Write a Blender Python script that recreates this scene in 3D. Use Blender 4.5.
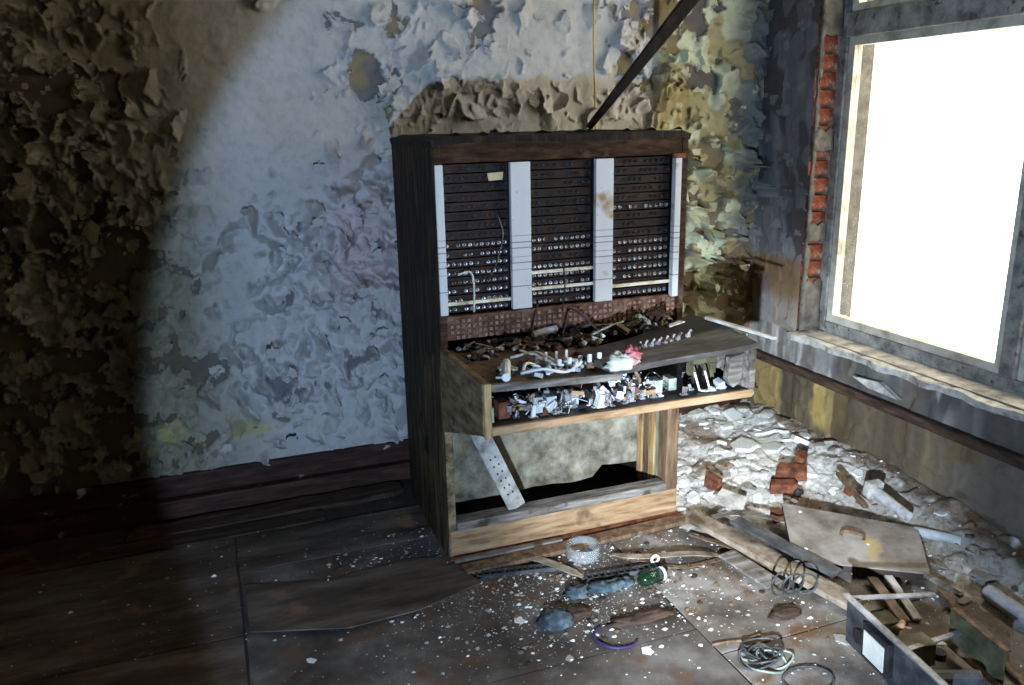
import bpy, math, random
import numpy as np
from mathutils import Vector, Matrix, Euler

for o in list(bpy.data.objects): bpy.data.objects.remove(o)
S = bpy.context.scene
COL = S.collection
random.seed(7)

# ------------------------------------------------------------------ camera
FPX, YAW, PIT, ROL = 819.77, .3509, .2679, -.0206
CAM = Vector((-2.5097, -3.3789, 1.55))
FW = Vector((math.sin(YAW)*math.cos(PIT), math.cos(YAW)*math.cos(PIT), -math.sin(PIT)))
_r = Vector((math.cos(YAW), -math.sin(YAW), 0)); _u = _r.cross(FW)
RT = _r*math.cos(ROL) + _u*math.sin(ROL); UP = -_r*math.sin(ROL) + _u*math.cos(ROL)
cd = bpy.data.cameras.new('camera'); cam = bpy.data.objects.new('camera', cd); COL.objects.link(cam)
cd.sensor_width = 36; cd.lens = FPX/1024*36; cd.clip_start = .05
mw = Matrix((RT, UP, -FW)).transposed().to_4x4(); mw.translation = CAM
cam.matrix_world = mw
S.camera = cam

# ------------------------------------------------------------------ world, torch, exposure
w = bpy.data.worlds.new('overcast'); S.world = w; w.use_nodes = True
w.node_tree.nodes['Background'].inputs[0].default_value = (1.0, .92, .74, 1)
w.node_tree.nodes['Background'].inputs[1].default_value = 6.3
def spot(name, loc, tgt, power, half, blend, col):
    l = bpy.data.lights.new(name, 'SPOT'); l.energy = power; l.spot_size = math.radians(2*half)
    l.spot_blend = blend; l.color = col; l.shadow_soft_size = .018
    o = bpy.data.objects.new(name, l); COL.objects.link(o); o.location = loc
    o.rotation_euler = (Vector(tgt)-Vector(loc)).to_track_quat('-Z', 'Y').to_euler()
# the photographer's hand torch: a wide spill with a crisp rim and a hot centre
TORCH = (-2.50, -3.34, .83)
spot('torch_spill', TORCH, (-.55, 0, .35), 225, 36.2, .10, (.47, .69, 1.0))
spot('torch_hotspot', TORCH, (-.52, -.55, .10), 1000, 18, 1.0, (.78, .89, 1.0))
vs = S.view_settings
vs.view_transform = 'Standard'; vs.look = 'None'; vs.gamma = 1; vs.use_curve_mapping = False; vs.exposure = 0.0

# ------------------------------------------------------------------ pixel helpers (directions only)
def ray(x, y): return FW + RT*((x-512)/FPX) - UP*((y-342.5)/FPX)
def onplane(x, y, ax, v):
    d = ray(x, y); return CAM + d*((v-CAM[ax])/d[ax])

# ------------------------------------------------------------------ noise
def _h(ix, iy, seed):
    n = (ix.astype(np.int64)*374761393 + iy.astype(np.int64)*668265263 + seed*1442695041) & 0x7fffffff
    n = ((n ^ (n >> 13))*1274126177) & 0x7fffffff
    return ((n ^ (n >> 16)) & 0xffff)/65535.
def vn(x, y, s=0):
    x = np.asarray(x, float); y = np.asarray(y, float)
    ix, iy = np.floor(x), np.floor(y); fx, fy = x-ix, y-iy
    fx = fx*fx*(3-2*fx); fy = fy*fy*(3-2*fy)
    a = _h(ix, iy, s); b = _h(ix+1, iy, s); c = _h(ix, iy+1, s); d = _h(ix+1, iy+1, s)
    return (a*(1-fx)+b*fx)*(1-fy) + (c*(1-fx)+d*fx)*fy
def fbm(x, y, o=4, s=0):
    t = 0; a = .5; n = 0
    for k in range(o):
        t = t + a*vn(x*2**k, y*2**k, s+k*17); n += a; a *= .5
    return t/n
def worley(x, y, s=0):
    ix, iy = np.floor(x), np.floor(y)
    f1 = np.full(x.shape, 9.); f2 = f1.copy(); cid = np.zeros(x.shape); px = np.zeros(x.shape); py = px.copy()
    for dx in (-1, 0, 1):
        for dy in (-1, 0, 1):
            cx, cy = ix+dx, iy+dy
            qx = cx+.1+.8*_h(cx, cy, s); qy = cy+.1+.8*_h(cx, cy, s+5)
            d = np.hypot(qx-x, qy-y); m = d < f1
            f2 = np.where(m, f1, np.minimum(f2, d)); cid = np.where(m, _h(cx, cy, s+9), cid)
            px = np.where(m, qx, px); py = np.where(m, qy, py); f1 = np.where(m, d, f1)
    return f1, f2, cid, x-px, y-py
def ss(a, b, x):
    t = np.clip((np.asarray(x, float)-a)/(b-a), 0, 1); return t*t*(3-2*t)

# ------------------------------------------------------------------ materials
MATS = {}
def M(name, cols, scale=9, rough=.8, bump=.25, stretch=(1, 1, 1), metal=0, spot=None, spotscale=30, detail=7, attr=None, spec=.3, trans=0):
    m = bpy.data.materials.new(name); m.use_nodes = True; nt = m.node_tree; N = nt.nodes; L = nt.links
    b = N['Principled BSDF']; b.inputs['Roughness'].default_value = rough; b.inputs['Metallic'].default_value = metal
    b.inputs['Specular IOR Level'].default_value = spec
    if trans: b.inputs['Transmission Weight'].default_value = trans
    tc = N.new('ShaderNodeTexCoord'); mp = N.new('ShaderNodeMapping'); mp.inputs['Scale'].default_value = stretch
    L.new(tc.outputs['Object'], mp.inputs[0])
    nz = N.new('ShaderNodeTexNoise'); nz.inputs['Scale'].default_value = scale; nz.inputs['Detail'].default_value = detail
    nz.inputs['Roughness'].default_value = .65
    L.new(mp.outputs[0], nz.inputs['Vector'])
    rp = N.new('ShaderNodeValToRGB'); e = rp.color_ramp.elements
    n = len(cols)
    for i, c in enumerate(cols):
        p = .34+.32*i/max(1, n-1)
        if i < 2: e[i].position = p; e[i].color = (*c, 1)
        else: q = e.new(p); q.color = (*c, 1)
    if n == 1: e[1].color = (*cols[0], 1)
    L.new(nz.outputs['Fac'], rp.inputs[0]); out = rp.outputs[0]
    if attr:
        at = N.new('ShaderNodeAttribute'); at.attribute_name = attr
        mx = N.new('ShaderNodeMix'); mx.data_type = 'RGBA'; mx.blend_type = 'MULTIPLY'; mx.inputs[0].default_value = 1
        L.new(at.outputs['Color'], mx.inputs[6]); L.new(out, mx.inputs[7]); out = mx.outputs[2]
    if spot:
        c, lo, hi = spot
        n2 = N.new('ShaderNodeTexNoise'); n2.inputs['Scale'].default_value = spotscale; n2.inputs['Detail'].default_value = 5
        L.new(tc.outputs['Object'], n2.inputs['Vector'])
        r2 = N.new('ShaderNodeMapRange'); r2.inputs[1].default_value = lo; r2.inputs[2].default_value = hi
        L.new(n2.outputs['Fac'], r2.inputs[0])
        mx = N.new('ShaderNodeMix'); mx.data_type = 'RGBA'; L.new(r2.outputs[0], mx.inputs[0])
        L.new(out, mx.inputs[6]); mx.inputs[7].default_value = (*c, 1); out = mx.outputs[2]
    L.new(out, b.inputs['Base Color'])
    if bump:
        bp = N.new('ShaderNodeBump'); bp.inputs['Strength'].default_value = bump; bp.inputs['Distance'].default_value = .01
        L.new(nz.outputs['Fac'], bp.inputs['Height']); L.new(bp.outputs[0], b.inputs['Normal'])
    MATS[name] = m; return m
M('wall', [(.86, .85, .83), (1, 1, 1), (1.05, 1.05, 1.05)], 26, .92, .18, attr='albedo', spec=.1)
M('rubble', [(.6, .58, .55), (1, 1, 1), (1.15, 1.15, 1.15)], 45, .95, .6, attr='albedo', spec=.1)
M('flake', [(.36, .35, .32), (.43, .43, .41), (.47, .47, .46)], 14, .85, .15, spec=.15)
M('flake_green', [(.32, .31, .19), (.44, .44, .30), (.52, .53, .40)], 14, .85, .15, spec=.15)
M('flake_grey', [(.11, .11, .115), (.18, .185, .20), (.27, .275, .285)], 14, .85, .15, spec=.15)
M('flake_shade', [(.13, .115, .075), (.20, .18, .12), (.27, .25, .18)], 14, .85, .15, spec=.15)  # darkened copy of flake: shade outside the torch beam put into the colour
M('brick', [(.07, .018, .010), (.19, .048, .022), (.24, .085, .05)], 18, .9, .5, spot=((.40, .36, .32), .58, .72))
M('mortar', [(.055, .052, .046), (.15, .14, .12)], 20, .95, .5)
M('skirt', [(.012, .006, .004), (.034, .013, .008), (.07, .03, .02)], 7, .7, .4, (1, 6, 6), spot=((.38, .37, .35), .68, .75), spotscale=14)
M('railwood', [(.018, .012, .009), (.05, .03, .02), (.10, .06, .04)], 8, .75, .4, (6, 1, 6))
M('frame', [(.10, .10, .095), (.24, .235, .22), (.36, .35, .32)], 14, .7, .3, spot=((.07, .06, .05), .6, .7))
M('sill', [(.20, .19, .18), (.42, .41, .38), (.6, .58, .54)], 16, .85, .4)
M('cream', [(.30, .28, .22), (.52, .50, .42), (.62, .60, .52)], 12, .7, .2)
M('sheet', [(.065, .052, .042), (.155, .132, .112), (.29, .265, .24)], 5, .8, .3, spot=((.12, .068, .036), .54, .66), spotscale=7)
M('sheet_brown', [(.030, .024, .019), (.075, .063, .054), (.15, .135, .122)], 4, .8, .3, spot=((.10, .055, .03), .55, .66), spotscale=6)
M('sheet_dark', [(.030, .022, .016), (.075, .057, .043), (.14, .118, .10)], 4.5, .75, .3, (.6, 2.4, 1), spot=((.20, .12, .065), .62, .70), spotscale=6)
M('plank_dark', [(.018, .011, .008), (.045, .026, .017), (.10, .062, .042)], 5, .75, .35, (1, 7, 7), spot=((.16, .09, .05), .66, .72), spotscale=7)
M('subfloor', [(.02, .016, .013), (.05, .04, .032)], 9, .9, .4)
M('plasterdark', [(.20, .18, .13), (.36, .33, .25)], 4, .9, .2)
M('ceil', [(.34, .32, .26), (.52, .50, .42)], 4, .9, .2)
# switchboard
M('cab_dark', [(.004, .003, .002), (.012, .008, .006), (.035, .022, .014)], 9, .7, .45, (5, 5, 1), spec=.2)
M('cab_brown', [(.012, .006, .004), (.040, .020, .011), (.085, .046, .027)], 10, .7, .4, (1, 4, 4), spot=((.11, .075, .05), .64, .74), spotscale=12, spec=.12)
M('cab_side', [(.010, .007, .005), (.03, .02, .011), (.10, .07, .035)], 6, .75, .45, (6, 6, .8), spec=.2)
M('cab_wedge', [(.075, .05, .025), (.20, .14, .075), (.33, .26, .16)], 9, .75, .4, (3, 1, 4), spot=((.05, .035, .02), .58, .7), spotscale=16)
M('jack_dark', [(.005, .0025, .002), (.018, .0085, .006), (.050, .021, .013)], 16, .6, .4, spot=((.012, .012, .014), .52, .6))
M('jack_metal', [(.10, .09, .09), (.42, .42, .44), (.70, .70, .72)], 60, .35, .1, metal=.6, spot=((.12, .05, .025), .52, .62), spotscale=50)
M('jack_dull', [(.015, .01, .008), (.05, .032, .024), (.12, .085, .07)], 60, .6, .1)
M('rust_panel', [(.05, .025, .015), (.12, .055, .032), (.19, .11, .075)], 22, .8, .4)
M('rust', [(.045, .016, .009), (.15, .05, .024), (.26, .10, .05)], 25, .85, .4)
M('rust_light', [(.08, .045, .03), (.20, .12, .085), (.34, .25, .20)], 40, .8, .2)
M('cab_low', [(.018, .012, .007), (.065, .045, .024), (.15, .11, .06)], 7, .8, .45, (5, 5, .7), spec=.15, spot=((.012, .009, .006), .55, .66), spotscale=7)
M('ivory_rod', [(.42, .32, .16), (.72, .66, .50), (.85, .82, .72)], 14, .5, .1, (1, 1, 1), spot=((.30, .12, .03), .60, .68), spotscale=20)
M('tan_wood', [(.16, .09, .045), (.31, .195, .105), (.42, .29, .17)], 6, .7, .3, (1, 7, 7), spot=((.14, .085, .05), .64, .74), spotscale=9)
M('old_wood', [(.12, .085, .055), (.25, .195, .14), (.38, .33, .27)], 6, .8, .35, (3, 3, 3), spot=((.09, .06, .04), .55, .68), spotscale=9)
M('ochre_wood', [(.17, .105, .04), (.34, .22, .09), (.46, .33, .16)], 6, .7, .3, (7, 7, 1), spot=((.08, .05, .03), .58, .70), spotscale=9)
M('brown_wood', [(.05, .03, .018), (.13, .08, .045), (.22, .14, .085)], 6, .75, .3, (6, 6, 1))
M('green_wood', [(.13, .14, .10), (.25, .27, .20), (.36, .38, .30)], 6, .75, .3, (6, 6, 1))
M('grey_wood', [(.06, .05, .042), (.15, .132, .115), (.29, .27, .245)], 6, .8, .4, (1, 8, 8), spot=((.06, .045, .03), .58, .68), spotscale=14)
M('stained_panel', [(.07, .06, .04), (.20, .18, .135), (.36, .34, .27)], 11, .85, .35, spot=((.34, .28, .12), .58, .72), spotscale=6)
M('lid', [(.025, .022, .02), (.065, .058, .052), (.15, .14, .13)], 5, .6, .3, (1, 4, 4), spot=((.34, .34, .34), .64, .74), spotscale=6, spec=.4)
M('lid_dark', [(.012, .010, .009), (.03, .025, .022), (.07, .06, .055)], 6, .55, .3, (1, 4, 4), spec=.4)
M('keyplate', [(.05, .03, .018), (.13, .078, .045), (.21, .13, .08)], 10, .75, .4, spot=((.03, .02, .014), .56, .64))
M('white_plastic', [(.50, .52, .55), (.74, .76, .78), (.82, .83, .84)], 18, .45, .1, spec=.4)
M('bluegrey', [(.18, .20, .22), (.36, .40, .43), (.50, .54, .57)], 18, .5, .15, spec=.4)
M('greengrey', [(.12, .15, .12), (.26, .30, .25), (.38, .41, .35)], 18, .6, .15)
M('olive', [(.10, .09, .04), (.24, .22, .11), (.36, .34, .20)], 12, .65, .2)
M('olive_dark', [(.04, .036, .018), (.10, .092, .05), (.17, .16, .10)], 12, .65, .2)
M('black', [(.006, .006, .006), (.018, .017, .017), (.04, .038, .036)], 14, .55, .2)
M('pinkcloth', [(.42, .10, .12), (.62, .22, .25), (.70, .45, .46)], 26, .9, .4)
M('palecloth', [(.36, .40, .36), (.55, .58, .54), (.66, .68, .65)], 26, .9, .4)
M('steel', [(.10, .10, .105), (.26, .265, .28), (.42, .43, .45)], 12, .5, .15, metal=.35, spot=((.11, .075, .05), .6, .7))
M('steel_dark', [(.022, .023, .026), (.055, .058, .064), (.12, .125, .135)], 12, .5, .2, metal=.2)
M('pipe', [(.22, .22, .22), (.42, .42, .42), (.56, .56, .55)], 9, .6, .15, spot=((.18, .13, .09), .62, .7))
M('plaster', [(.50, .49, .46), (.70, .70, .68), (.78, .78, .77)], 14, .95, .35, spec=.1)
M('plaster_dim', [(.14, .125, .11), (.30, .285, .26), (.44, .425, .40)], 14, .95, .35, spec=.1)
M('board', [(.09, .075, .062), (.215, .19, .165), (.34, .315, .29)], 6, .7, .2, spot=((.46, .33, .12), .66, .76), spotscale=5, spec=.3)
M('board_edge', [(.02, .013, .01), (.06, .04, .03)], 12, .8, .3)
M('bluecloth', [(.012, .02, .025), (.04, .062, .078), (.12, .155, .175)], 20, .85, .4)
M('purple', [(.02, .014, .065), (.033, .025, .10)], 10, .5, 0)
M('yellowcable', [(.40, .28, .04), (.62, .46, .10)], 20, .6, .1)
M('rubber', [(.010, .010, .010), (.03, .03, .032), (.06, .06, .065)], 18, .6, .2)
M('paper', [(.52, .40, .22), (.64, .52, .32)], 14, .9, .1)
M('meterwhite', [(.40, .41, .38), (.60, .61, .56)], 14, .5, 0)
def glassmat(name, col, rough, amount):
    m = bpy.data.materials.new(name); m.use_nodes = True; nt = m.node_tree; N = nt.nodes; L = nt.links
    b = N['Principled BSDF']; b.inputs['Base Color'].default_value = (*col, 1); b.inputs['Roughness'].default_value = rough
    t = N.new('ShaderNodeBsdfTransparent'); mx = N.new('ShaderNodeMixShader')
    tc = N.new('ShaderNodeTexCoord'); nz = N.new('ShaderNodeTexNoise'); nz.inputs['Scale'].default_value = 3
    L.new(tc.outputs['Object'], nz.inputs['Vector'])
    r = N.new('ShaderNodeMapRange'); r.inputs[3].default_value = amount*.6; r.inputs[4].default_value = amount*1.4
    L.new(nz.outputs['Fac'], r.inputs[0]); L.new(r.outputs[0], mx.inputs[0])
    L.new(t.outputs[0], mx.inputs[1]); L.new(b.outputs[0], mx.inputs[2])
    L.new(mx.outputs[0], N['Material Output'].inputs[0]); MATS[name] = m
glassmat('pane', (.7, .72, .7), .25, .07)
glassmat('clearplastic', (.5, .55, .56), .2, .22)
glassmat('greenglass', (.006, .028, .013), .15, .75)
# designation strip: white card with printed hair lines (flat print)
def stripmat():
    m = bpy.data.materials.new('designation_card'); m.use_nodes = True; nt = m.node_tree; N = nt.nodes; L = nt.links
    b = N['Principled BSDF']; b.inputs['Roughness'].default_value = .6
    tc = N.new('ShaderNodeTexCoord'); sp = N.new('ShaderNodeSeparateXYZ'); L.new(tc.outputs['Generated'], sp.inputs[0])
    rp = N.new('ShaderNodeValToRGB'); rp.color_ramp.interpolation = 'CONSTANT'; e = rp.color_ramp.elements
    c0, c1 = (.60, .60, .60, 1), (.22, .22, .24, 1)
    e[0].position = 0; e[0].color = c0; e[1].position = .155; e[1].color = c1
    for p in (.27, .32, .36, .42, .46, .505):
        a = e.new(p); a.color = c1
    for p in (.155, .27, .32, .36, .42, .46, .505):
        a = e.new(p+.006); a.color = c0
    L.new(sp.outputs['Z'], rp.inputs[0])
    mp = N.new('ShaderNodeMapping'); mp.inputs['Scale'].default_value = (3, 1, 20); L.new(tc.outputs['Generated'], mp.inputs[0])
    v = N.new('ShaderNodeTexVoronoi'); v.inputs['Scale'].default_value = 1; L.new(mp.outputs[0], v.inputs['Vector'])
    lt = N.new('ShaderNodeMath'); lt.operation = 'LESS_THAN'; lt.inputs[1].default_value = .13; L.new(v.outputs['Distance'], lt.inputs[0])
    mx = N.new('ShaderNodeMix'); mx.data_type = 'RGBA'; L.new(lt.outputs[0], mx.inputs[0]); L.new(rp.outputs[0], mx.inputs[6])
    mx.inputs[7].default_value = (.36, .36, .38, 1)
    nz = N.new('ShaderNodeTexNoise'); nz.inputs['Scale'].default_value = 9; nz.inputs['Detail'].default_value = 6; L.new(tc.outputs['Object'], nz.inputs['Vector'])
    mr = N.new('ShaderNodeMapRange'); mr.inputs[1].default_value = .62; mr.inputs[2].default_value = .74; L.new(nz.outputs['Fac'], mr.inputs[0])
    m2 = N.new('ShaderNodeMix'); m2.data_type = 'RGBA'; L.new(mr.outputs[0], m2.inputs[0]); L.new(mx.outputs[2], m2.inputs[6])
    m2.inputs[7].default_value = (.34, .20, .09, 1)
    L.new(m2.outputs[2], b.inputs['Base Color']); MATS['card'] = m
stripmat()

# ------------------------------------------------------------------ mesh builder
class MB:
    def __init__(s): s.v = []; s.f = []
    def add(s, vs, fs):
        n = len(s.v); s.v += [tuple(v) for v in vs]; s.f += [tuple(i+n for i in f) for f in fs]; return s
    def box(s, a, b):
        (x0, y0, z0), (x1, y1, z1) = a, b
        x0, x1 = min(x0, x1), max(x0, x1); y0, y1 = min(y0, y1), max(y0, y1); z0, z1 = min(z0, z1), max(z0, z1)
        return s.add([(x0, y0, z0), (x1, y0, z0), (x1, y1, z0), (x0, y1, z0), (x0, y0, z1), (x1, y0, z1), (x1, y1, z1), (x0, y1, z1)],
                     [(3, 2, 1, 0), (4, 5, 6, 7), (0, 1, 5, 4), (1, 2, 6, 5), (2, 3, 7, 6), (3, 0, 4, 7)])
    def obox(s, c, ax, ay, az):       # centre and three half axes
        c, ax, ay, az = map(Vector, (c, ax, ay, az))
        P = [c+ax*i+ay*j+az*k for k in (-1, 1) for (i, j) in ((-1, -1), (1, -1), (1, 1), (-1, 1))]
        return s.add(P, [(3, 2, 1, 0), (4, 5, 6, 7), (0, 1, 5, 4), (1, 2, 6, 5), (2, 3, 7, 6), (3, 0, 4, 7)])
    def bar(s, p, q, wd, th, up=(0, 0, 1)):
        p, q = Vector(p), Vector(q); d = (q-p); L = d.length; d.normalize()
        sd = d.cross(Vector(up)).normalized(); u = sd.cross(d).normalized()
        return s.obox((p+q)/2, d*L/2, sd*wd/2, u*th/2)
    def slab(s, quad, th, n=None):    # quad given as top corners, extruded down
        q = [Vector(p) for p in quad]; nn = Vector(n) if n else (q[1]-q[0]).cross(q[3]-q[0]).normalized()
        if not n and nn.z < 0: nn = -nn
        k = len(q); P = q + [p-nn*th for p in q]
        return s.add(P, [tuple(range(k)), tuple(range(2*k-1, k-1, -1))] + [(i, i+k, (i+1) % k+k, (i+1) % k) for i in range(k)])
    def tube(s, path, r, n=6, closed=False):
        P = [Vector(p) for p in path]; K = len(P); ring = []
        up = Vector((.13, .21, .97))
        for i in range(K):
            a = P[(i-1) % K] if (closed or i > 0) else P[0]; b = P[(i+1) % K] if (closed or i < K-1) else P[-1]
            d = (b-a).normalized(); sd = d.cross(up)
            if sd.length < .05: sd = d.cross(Vector((1, 0, 0)))
            sd.normalize(); u = sd.cross(d)
            rr = r[i] if isinstance(r, (list, tuple)) else r
            ring.append([P[i]+(sd*math.cos(t)+u*math.sin(t))*rr for t in [2*math.pi*j/n for j in range(n)]])
        V = [v for g in ring for v in g]; F = []
        for i in range(K if closed else K-1):
            i2 = (i+1) % K
            for j in range(n): F.append((i*n+j, i*n+(j+1) % n, i2*n+(j+1) % n, i2*n+j))
        if not closed: F += [tuple(range(n-1, -1, -1)), tuple(range((K-1)*n, K*n))]
        return s.add(V, F)
    def surf(s, g, th=0):             # grid of points, with thickness downwards along averaged normals
        nu, nv = len(g), len(g[0]); V = [Vector(p) for r in g for p in r]
        F = [(i*nv+j, (i+1)*nv+j, (i+1)*nv+j+1, i*nv+j+1) for i in range(nu-1) for j in range(nv-1)]
        if th:
            nrm = [Vector() for _ in V]
            for f in F:
                n = (V[f[2]]-V[f[0]]).cross(V[f[3]]-V[f[1]])
                for i in f: nrm[i] += n
            W = [v-n.normalized()*th if n.length > 1e-12 else v for v, n in zip(V, nrm)]; k = len(V)
            F2 = [tuple(reversed([i+k for i in f])) for f in F]
            b = [j for j in range(nv)]+[i*nv+nv-1 for i in range(1, nu)]+[(nu-1)*nv+j for j in range(nv-2, -1, -1)]+[i*nv for i in range(nu-2, 0, -1)]
            F = F+F2+[(b[i], b[(i+1) % len(b)], b[(i+1) % len(b)]+k, b[i]+k) for i in range(len(b))]
            V = V+W
        return s.add(V, F)
    def build(s, name, mat, parent=None, org=None, smooth=False, bevel=0, kind=None, label=None):
        org = Vector(org) if org is not None else (Vector(parent['_org']) if parent and '_org' in parent else Vector())
        me = bpy.data.meshes.new(name); me.from_pydata([tuple(Vector(v)-org) for v in s.v], [], s.f); me.update()
        if mat: me.materials.append(MATS[mat])
        if smooth: me.polygons.foreach_set('use_smooth', [True]*len(me.polygons))
        o = bpy.data.objects.new(name, me); COL.objects.link(o)
        if parent: o.parent = parent
        else: o.location = org
        if bevel:
            b = o.modifiers.new('bevel', 'BEVEL'); b.width = bevel; b.segments = 2; b.limit_method = 'ANGLE'
        if kind: o['kind'] = kind
        if label: o['label'] = label
        o['_org'] = tuple(org)
        return o
def B(a, b): return MB().box(a, b)
def tag(o, label, cat, group=None):
    o['label'] = label; o['category'] = cat
    if group: o['group'] = group
    return o
def thing(name, label, cat, loc, group=None):
    o = bpy.data.objects.new(name, None); COL.objects.link(o); o.location = loc; o.empty_display_size = .1
    o['_org'] = tuple(loc); return tag(o, label, cat, group)
def spline(pts, n=6):
    P = [Vector(p) for p in pts]; P = [P[0]*2-P[1]]+P+[P[-1]*2-P[-2]]; out = []
    for i in range(1, len(P)-2):
        for k in range(n):
            t = k/n; a, b, c, d = P[i-1:i+3]
            out.append(.5*((2*b)+(c-a)*t+(2*a-5*b+4*c-d)*t*t+(3*b-a-3*c+d)*t**3))
    return out+[P[-2]]
def U(a, b): return random.uniform(a, b)

# ------------------------------------------------------------------ floor heights
def mound(x, y, rough=True):
    x = np.asarray(x, float); y = np.asarray(y, float)
    wd = .42+.50*ss(-1.15, -.6, y)
    h = .125*ss(0, 1, (x+wd)/wd)*(1-ss(1.7, 2.5, -y)) + .02*ss(-1.05, -.8, x)*ss(-1.3, -.9, y)
    h = h*(.75+.5*vn(x*3.1, y*3.1, 3))
    if rough:
        f1, f2, c, dx, dy = worley(x*13+.7*vn(x*21, y*21, 7), y*13+.7*vn(x*21, y*21, 8), 11)
        h = h + ss(.004, .03, h)*(.020*(c-.4)*ss(0, .22, f2-f1) + .022*(fbm(x*9, y*9, 4, 5)-.5) + dx*(c-.5)*.02)
    return h-.004
FZ = .007
def HT(x, y): return max(FZ, float(mound(np.array([x]), np.array([y]))[0]))
def HTs(x, y): return max(FZ, float(mound(np.array([x]), np.array([y]), False)[0]))
def G(px, py, lift=0):
    z = FZ
    for _ in range(8):
        p = onplane(px, py, 2, z+lift); z = HTs(p.x, p.y)
    return onplane(px, py, 2, z+lift)
def GZ(px, py, z): return onplane(px, py, 2, z)

# ------------------------------------------------------------------ the room
def gridmesh(name, mat, us, vs_, pos, alb, keep=None):
    Uu, Vv = np.meshgrid(us, vs_, indexing='ij'); P = pos(Uu, Vv); A = alb(Uu, Vv)
    nu, nv = len(us), len(vs_)
    i, j = np.meshgrid(np.arange(nu-1), np.arange(nv-1), indexing='ij')
    F = np.stack([i*nv+j, (i+1)*nv+j, (i+1)*nv+j+1, i*nv+j+1], -1).reshape(-1, 4)
    if keep is not None:
        uc = (us[:-1]+us[1:])/2; vc = (vs_[:-1]+vs_[1:])/2
        k = keep(*np.meshgrid(uc, vc, indexing='ij')).reshape(-1); F = F[k]
    me = bpy.data.meshes.new(name)
    me.vertices.add(nu*nv); me.vertices.foreach_set('co', P.reshape(-1).astype(np.float32))
    me.loops.add(F.size); me.loops.foreach_set('vertex_index', F.reshape(-1).astype(np.int32))
    me.polygons.add(len(F)); me.polygons.foreach_set('loop_start', np.arange(0, F.size, 4, dtype=np.int32))
    me.polygons.foreach_set('use_smooth', np.ones(len(F), bool))
    me.update(calc_edges=True)
    at = me.attributes.new('albedo', 'FLOAT_COLOR', 'POINT')
    at.data.foreach_set('color', np.concatenate([A, np.ones(A.shape[:2]+(1,))], -1).reshape(-1).astype(np.float32))
    me.materials.append(MATS[mat]); me.validate()
    o = bpy.data.objects.new(name, me); COL.objects.link(o); o['_org'] = (0, 0, 0); return o
def lerp(a, b, t): return a*(1-t[..., None]) + np.array(b)*t[..., None]
def full(s, c): return np.broadcast_to(np.array(c, float), s.shape+(3,)).copy()

def blob(x, z, cx, cz, rx, rz): return np.exp(-(((x-cx)/rx)**2+((z-cz)/rz)**2))
def back_fields(x, z):
    wx = x + .07*(fbm(x*8, z*8, 3, 31)-.5) + .035*(fbm(x*26, z*26, 2, 33)-.5)
    wz = z + .07*(fbm(x*8, z*8, 3, 47)-.5) + .035*(fbm(x*26, z*26, 2, 49)-.5)
    # how loose the paint is: dense on the dark left, along the cabinet, above it
    loose = .16 + .80*ss(-2.40, -2.80, x)*(1-.70*blob(x, z, -2.62, 1.80, .40, .25)) + .62*blob(x, z, -1.95, .65, .45, .40) + .48*blob(x, z, -2.02, 1.12, .34, .30) + .25*blob(x, z, -1.75, 1.75, .25, .25) + .55*blob(x, z, -1.35, 1.62, .45, .16) \
        + .40*blob(x, z, -1.75, 1.35, .14, .35) + .40*blob(x, z, -2.35, .55, .35, .22) + .45*ss(-.95, -.7, x) + .35*blob(x, z, -1.45, 1.95, .35, .15) + .3*ss(.34, .15, z)
    loose = np.clip(loose, 0, 1)
    f1, f2, c, dx, dz = worley(wx*13, wz*11.5, 3)
    low = fbm(x*2.6, z*2.6, 3, 21); mid = fbm(wx*6.5, wz*6.5, 4, 121); fine = fbm(wx*19, wz*19, 3, 221)
    holes = .50*blob(x, z, -1.865, 1.725, .07, .085) + .30*blob(x, z, -1.40, 1.97, .10, .08) + .22*blob(x, z, -2.62, .62, .10, .05) + .20*blob(x, z, -2.1, .33, .07, .06) \
        + .20*blob(x, z, -2.18, .95, .05, .05) + .18*blob(x, z, -1.95, .80, .08, .08) + .22*blob(x, z, -1.78, 1.93, .05, .06) + .10*ss(-.62, -.5, x)
    lp_ = loose*np.clip(.62+.38*(ss(-2.4, -2.7, x)+ss(-1.0, -.7, x)+ss(1.45, 1.6, z)), 0, 1)
    peel = .20*low + .50*mid + .52*fine + .14*c + .30*lp_ + holes
    m = 1.0-peel
    Pm = ss(.006, -.006, m)
    return loose, f1, f2, c, dx, dz, Pm, low, mid, fine, m
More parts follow.
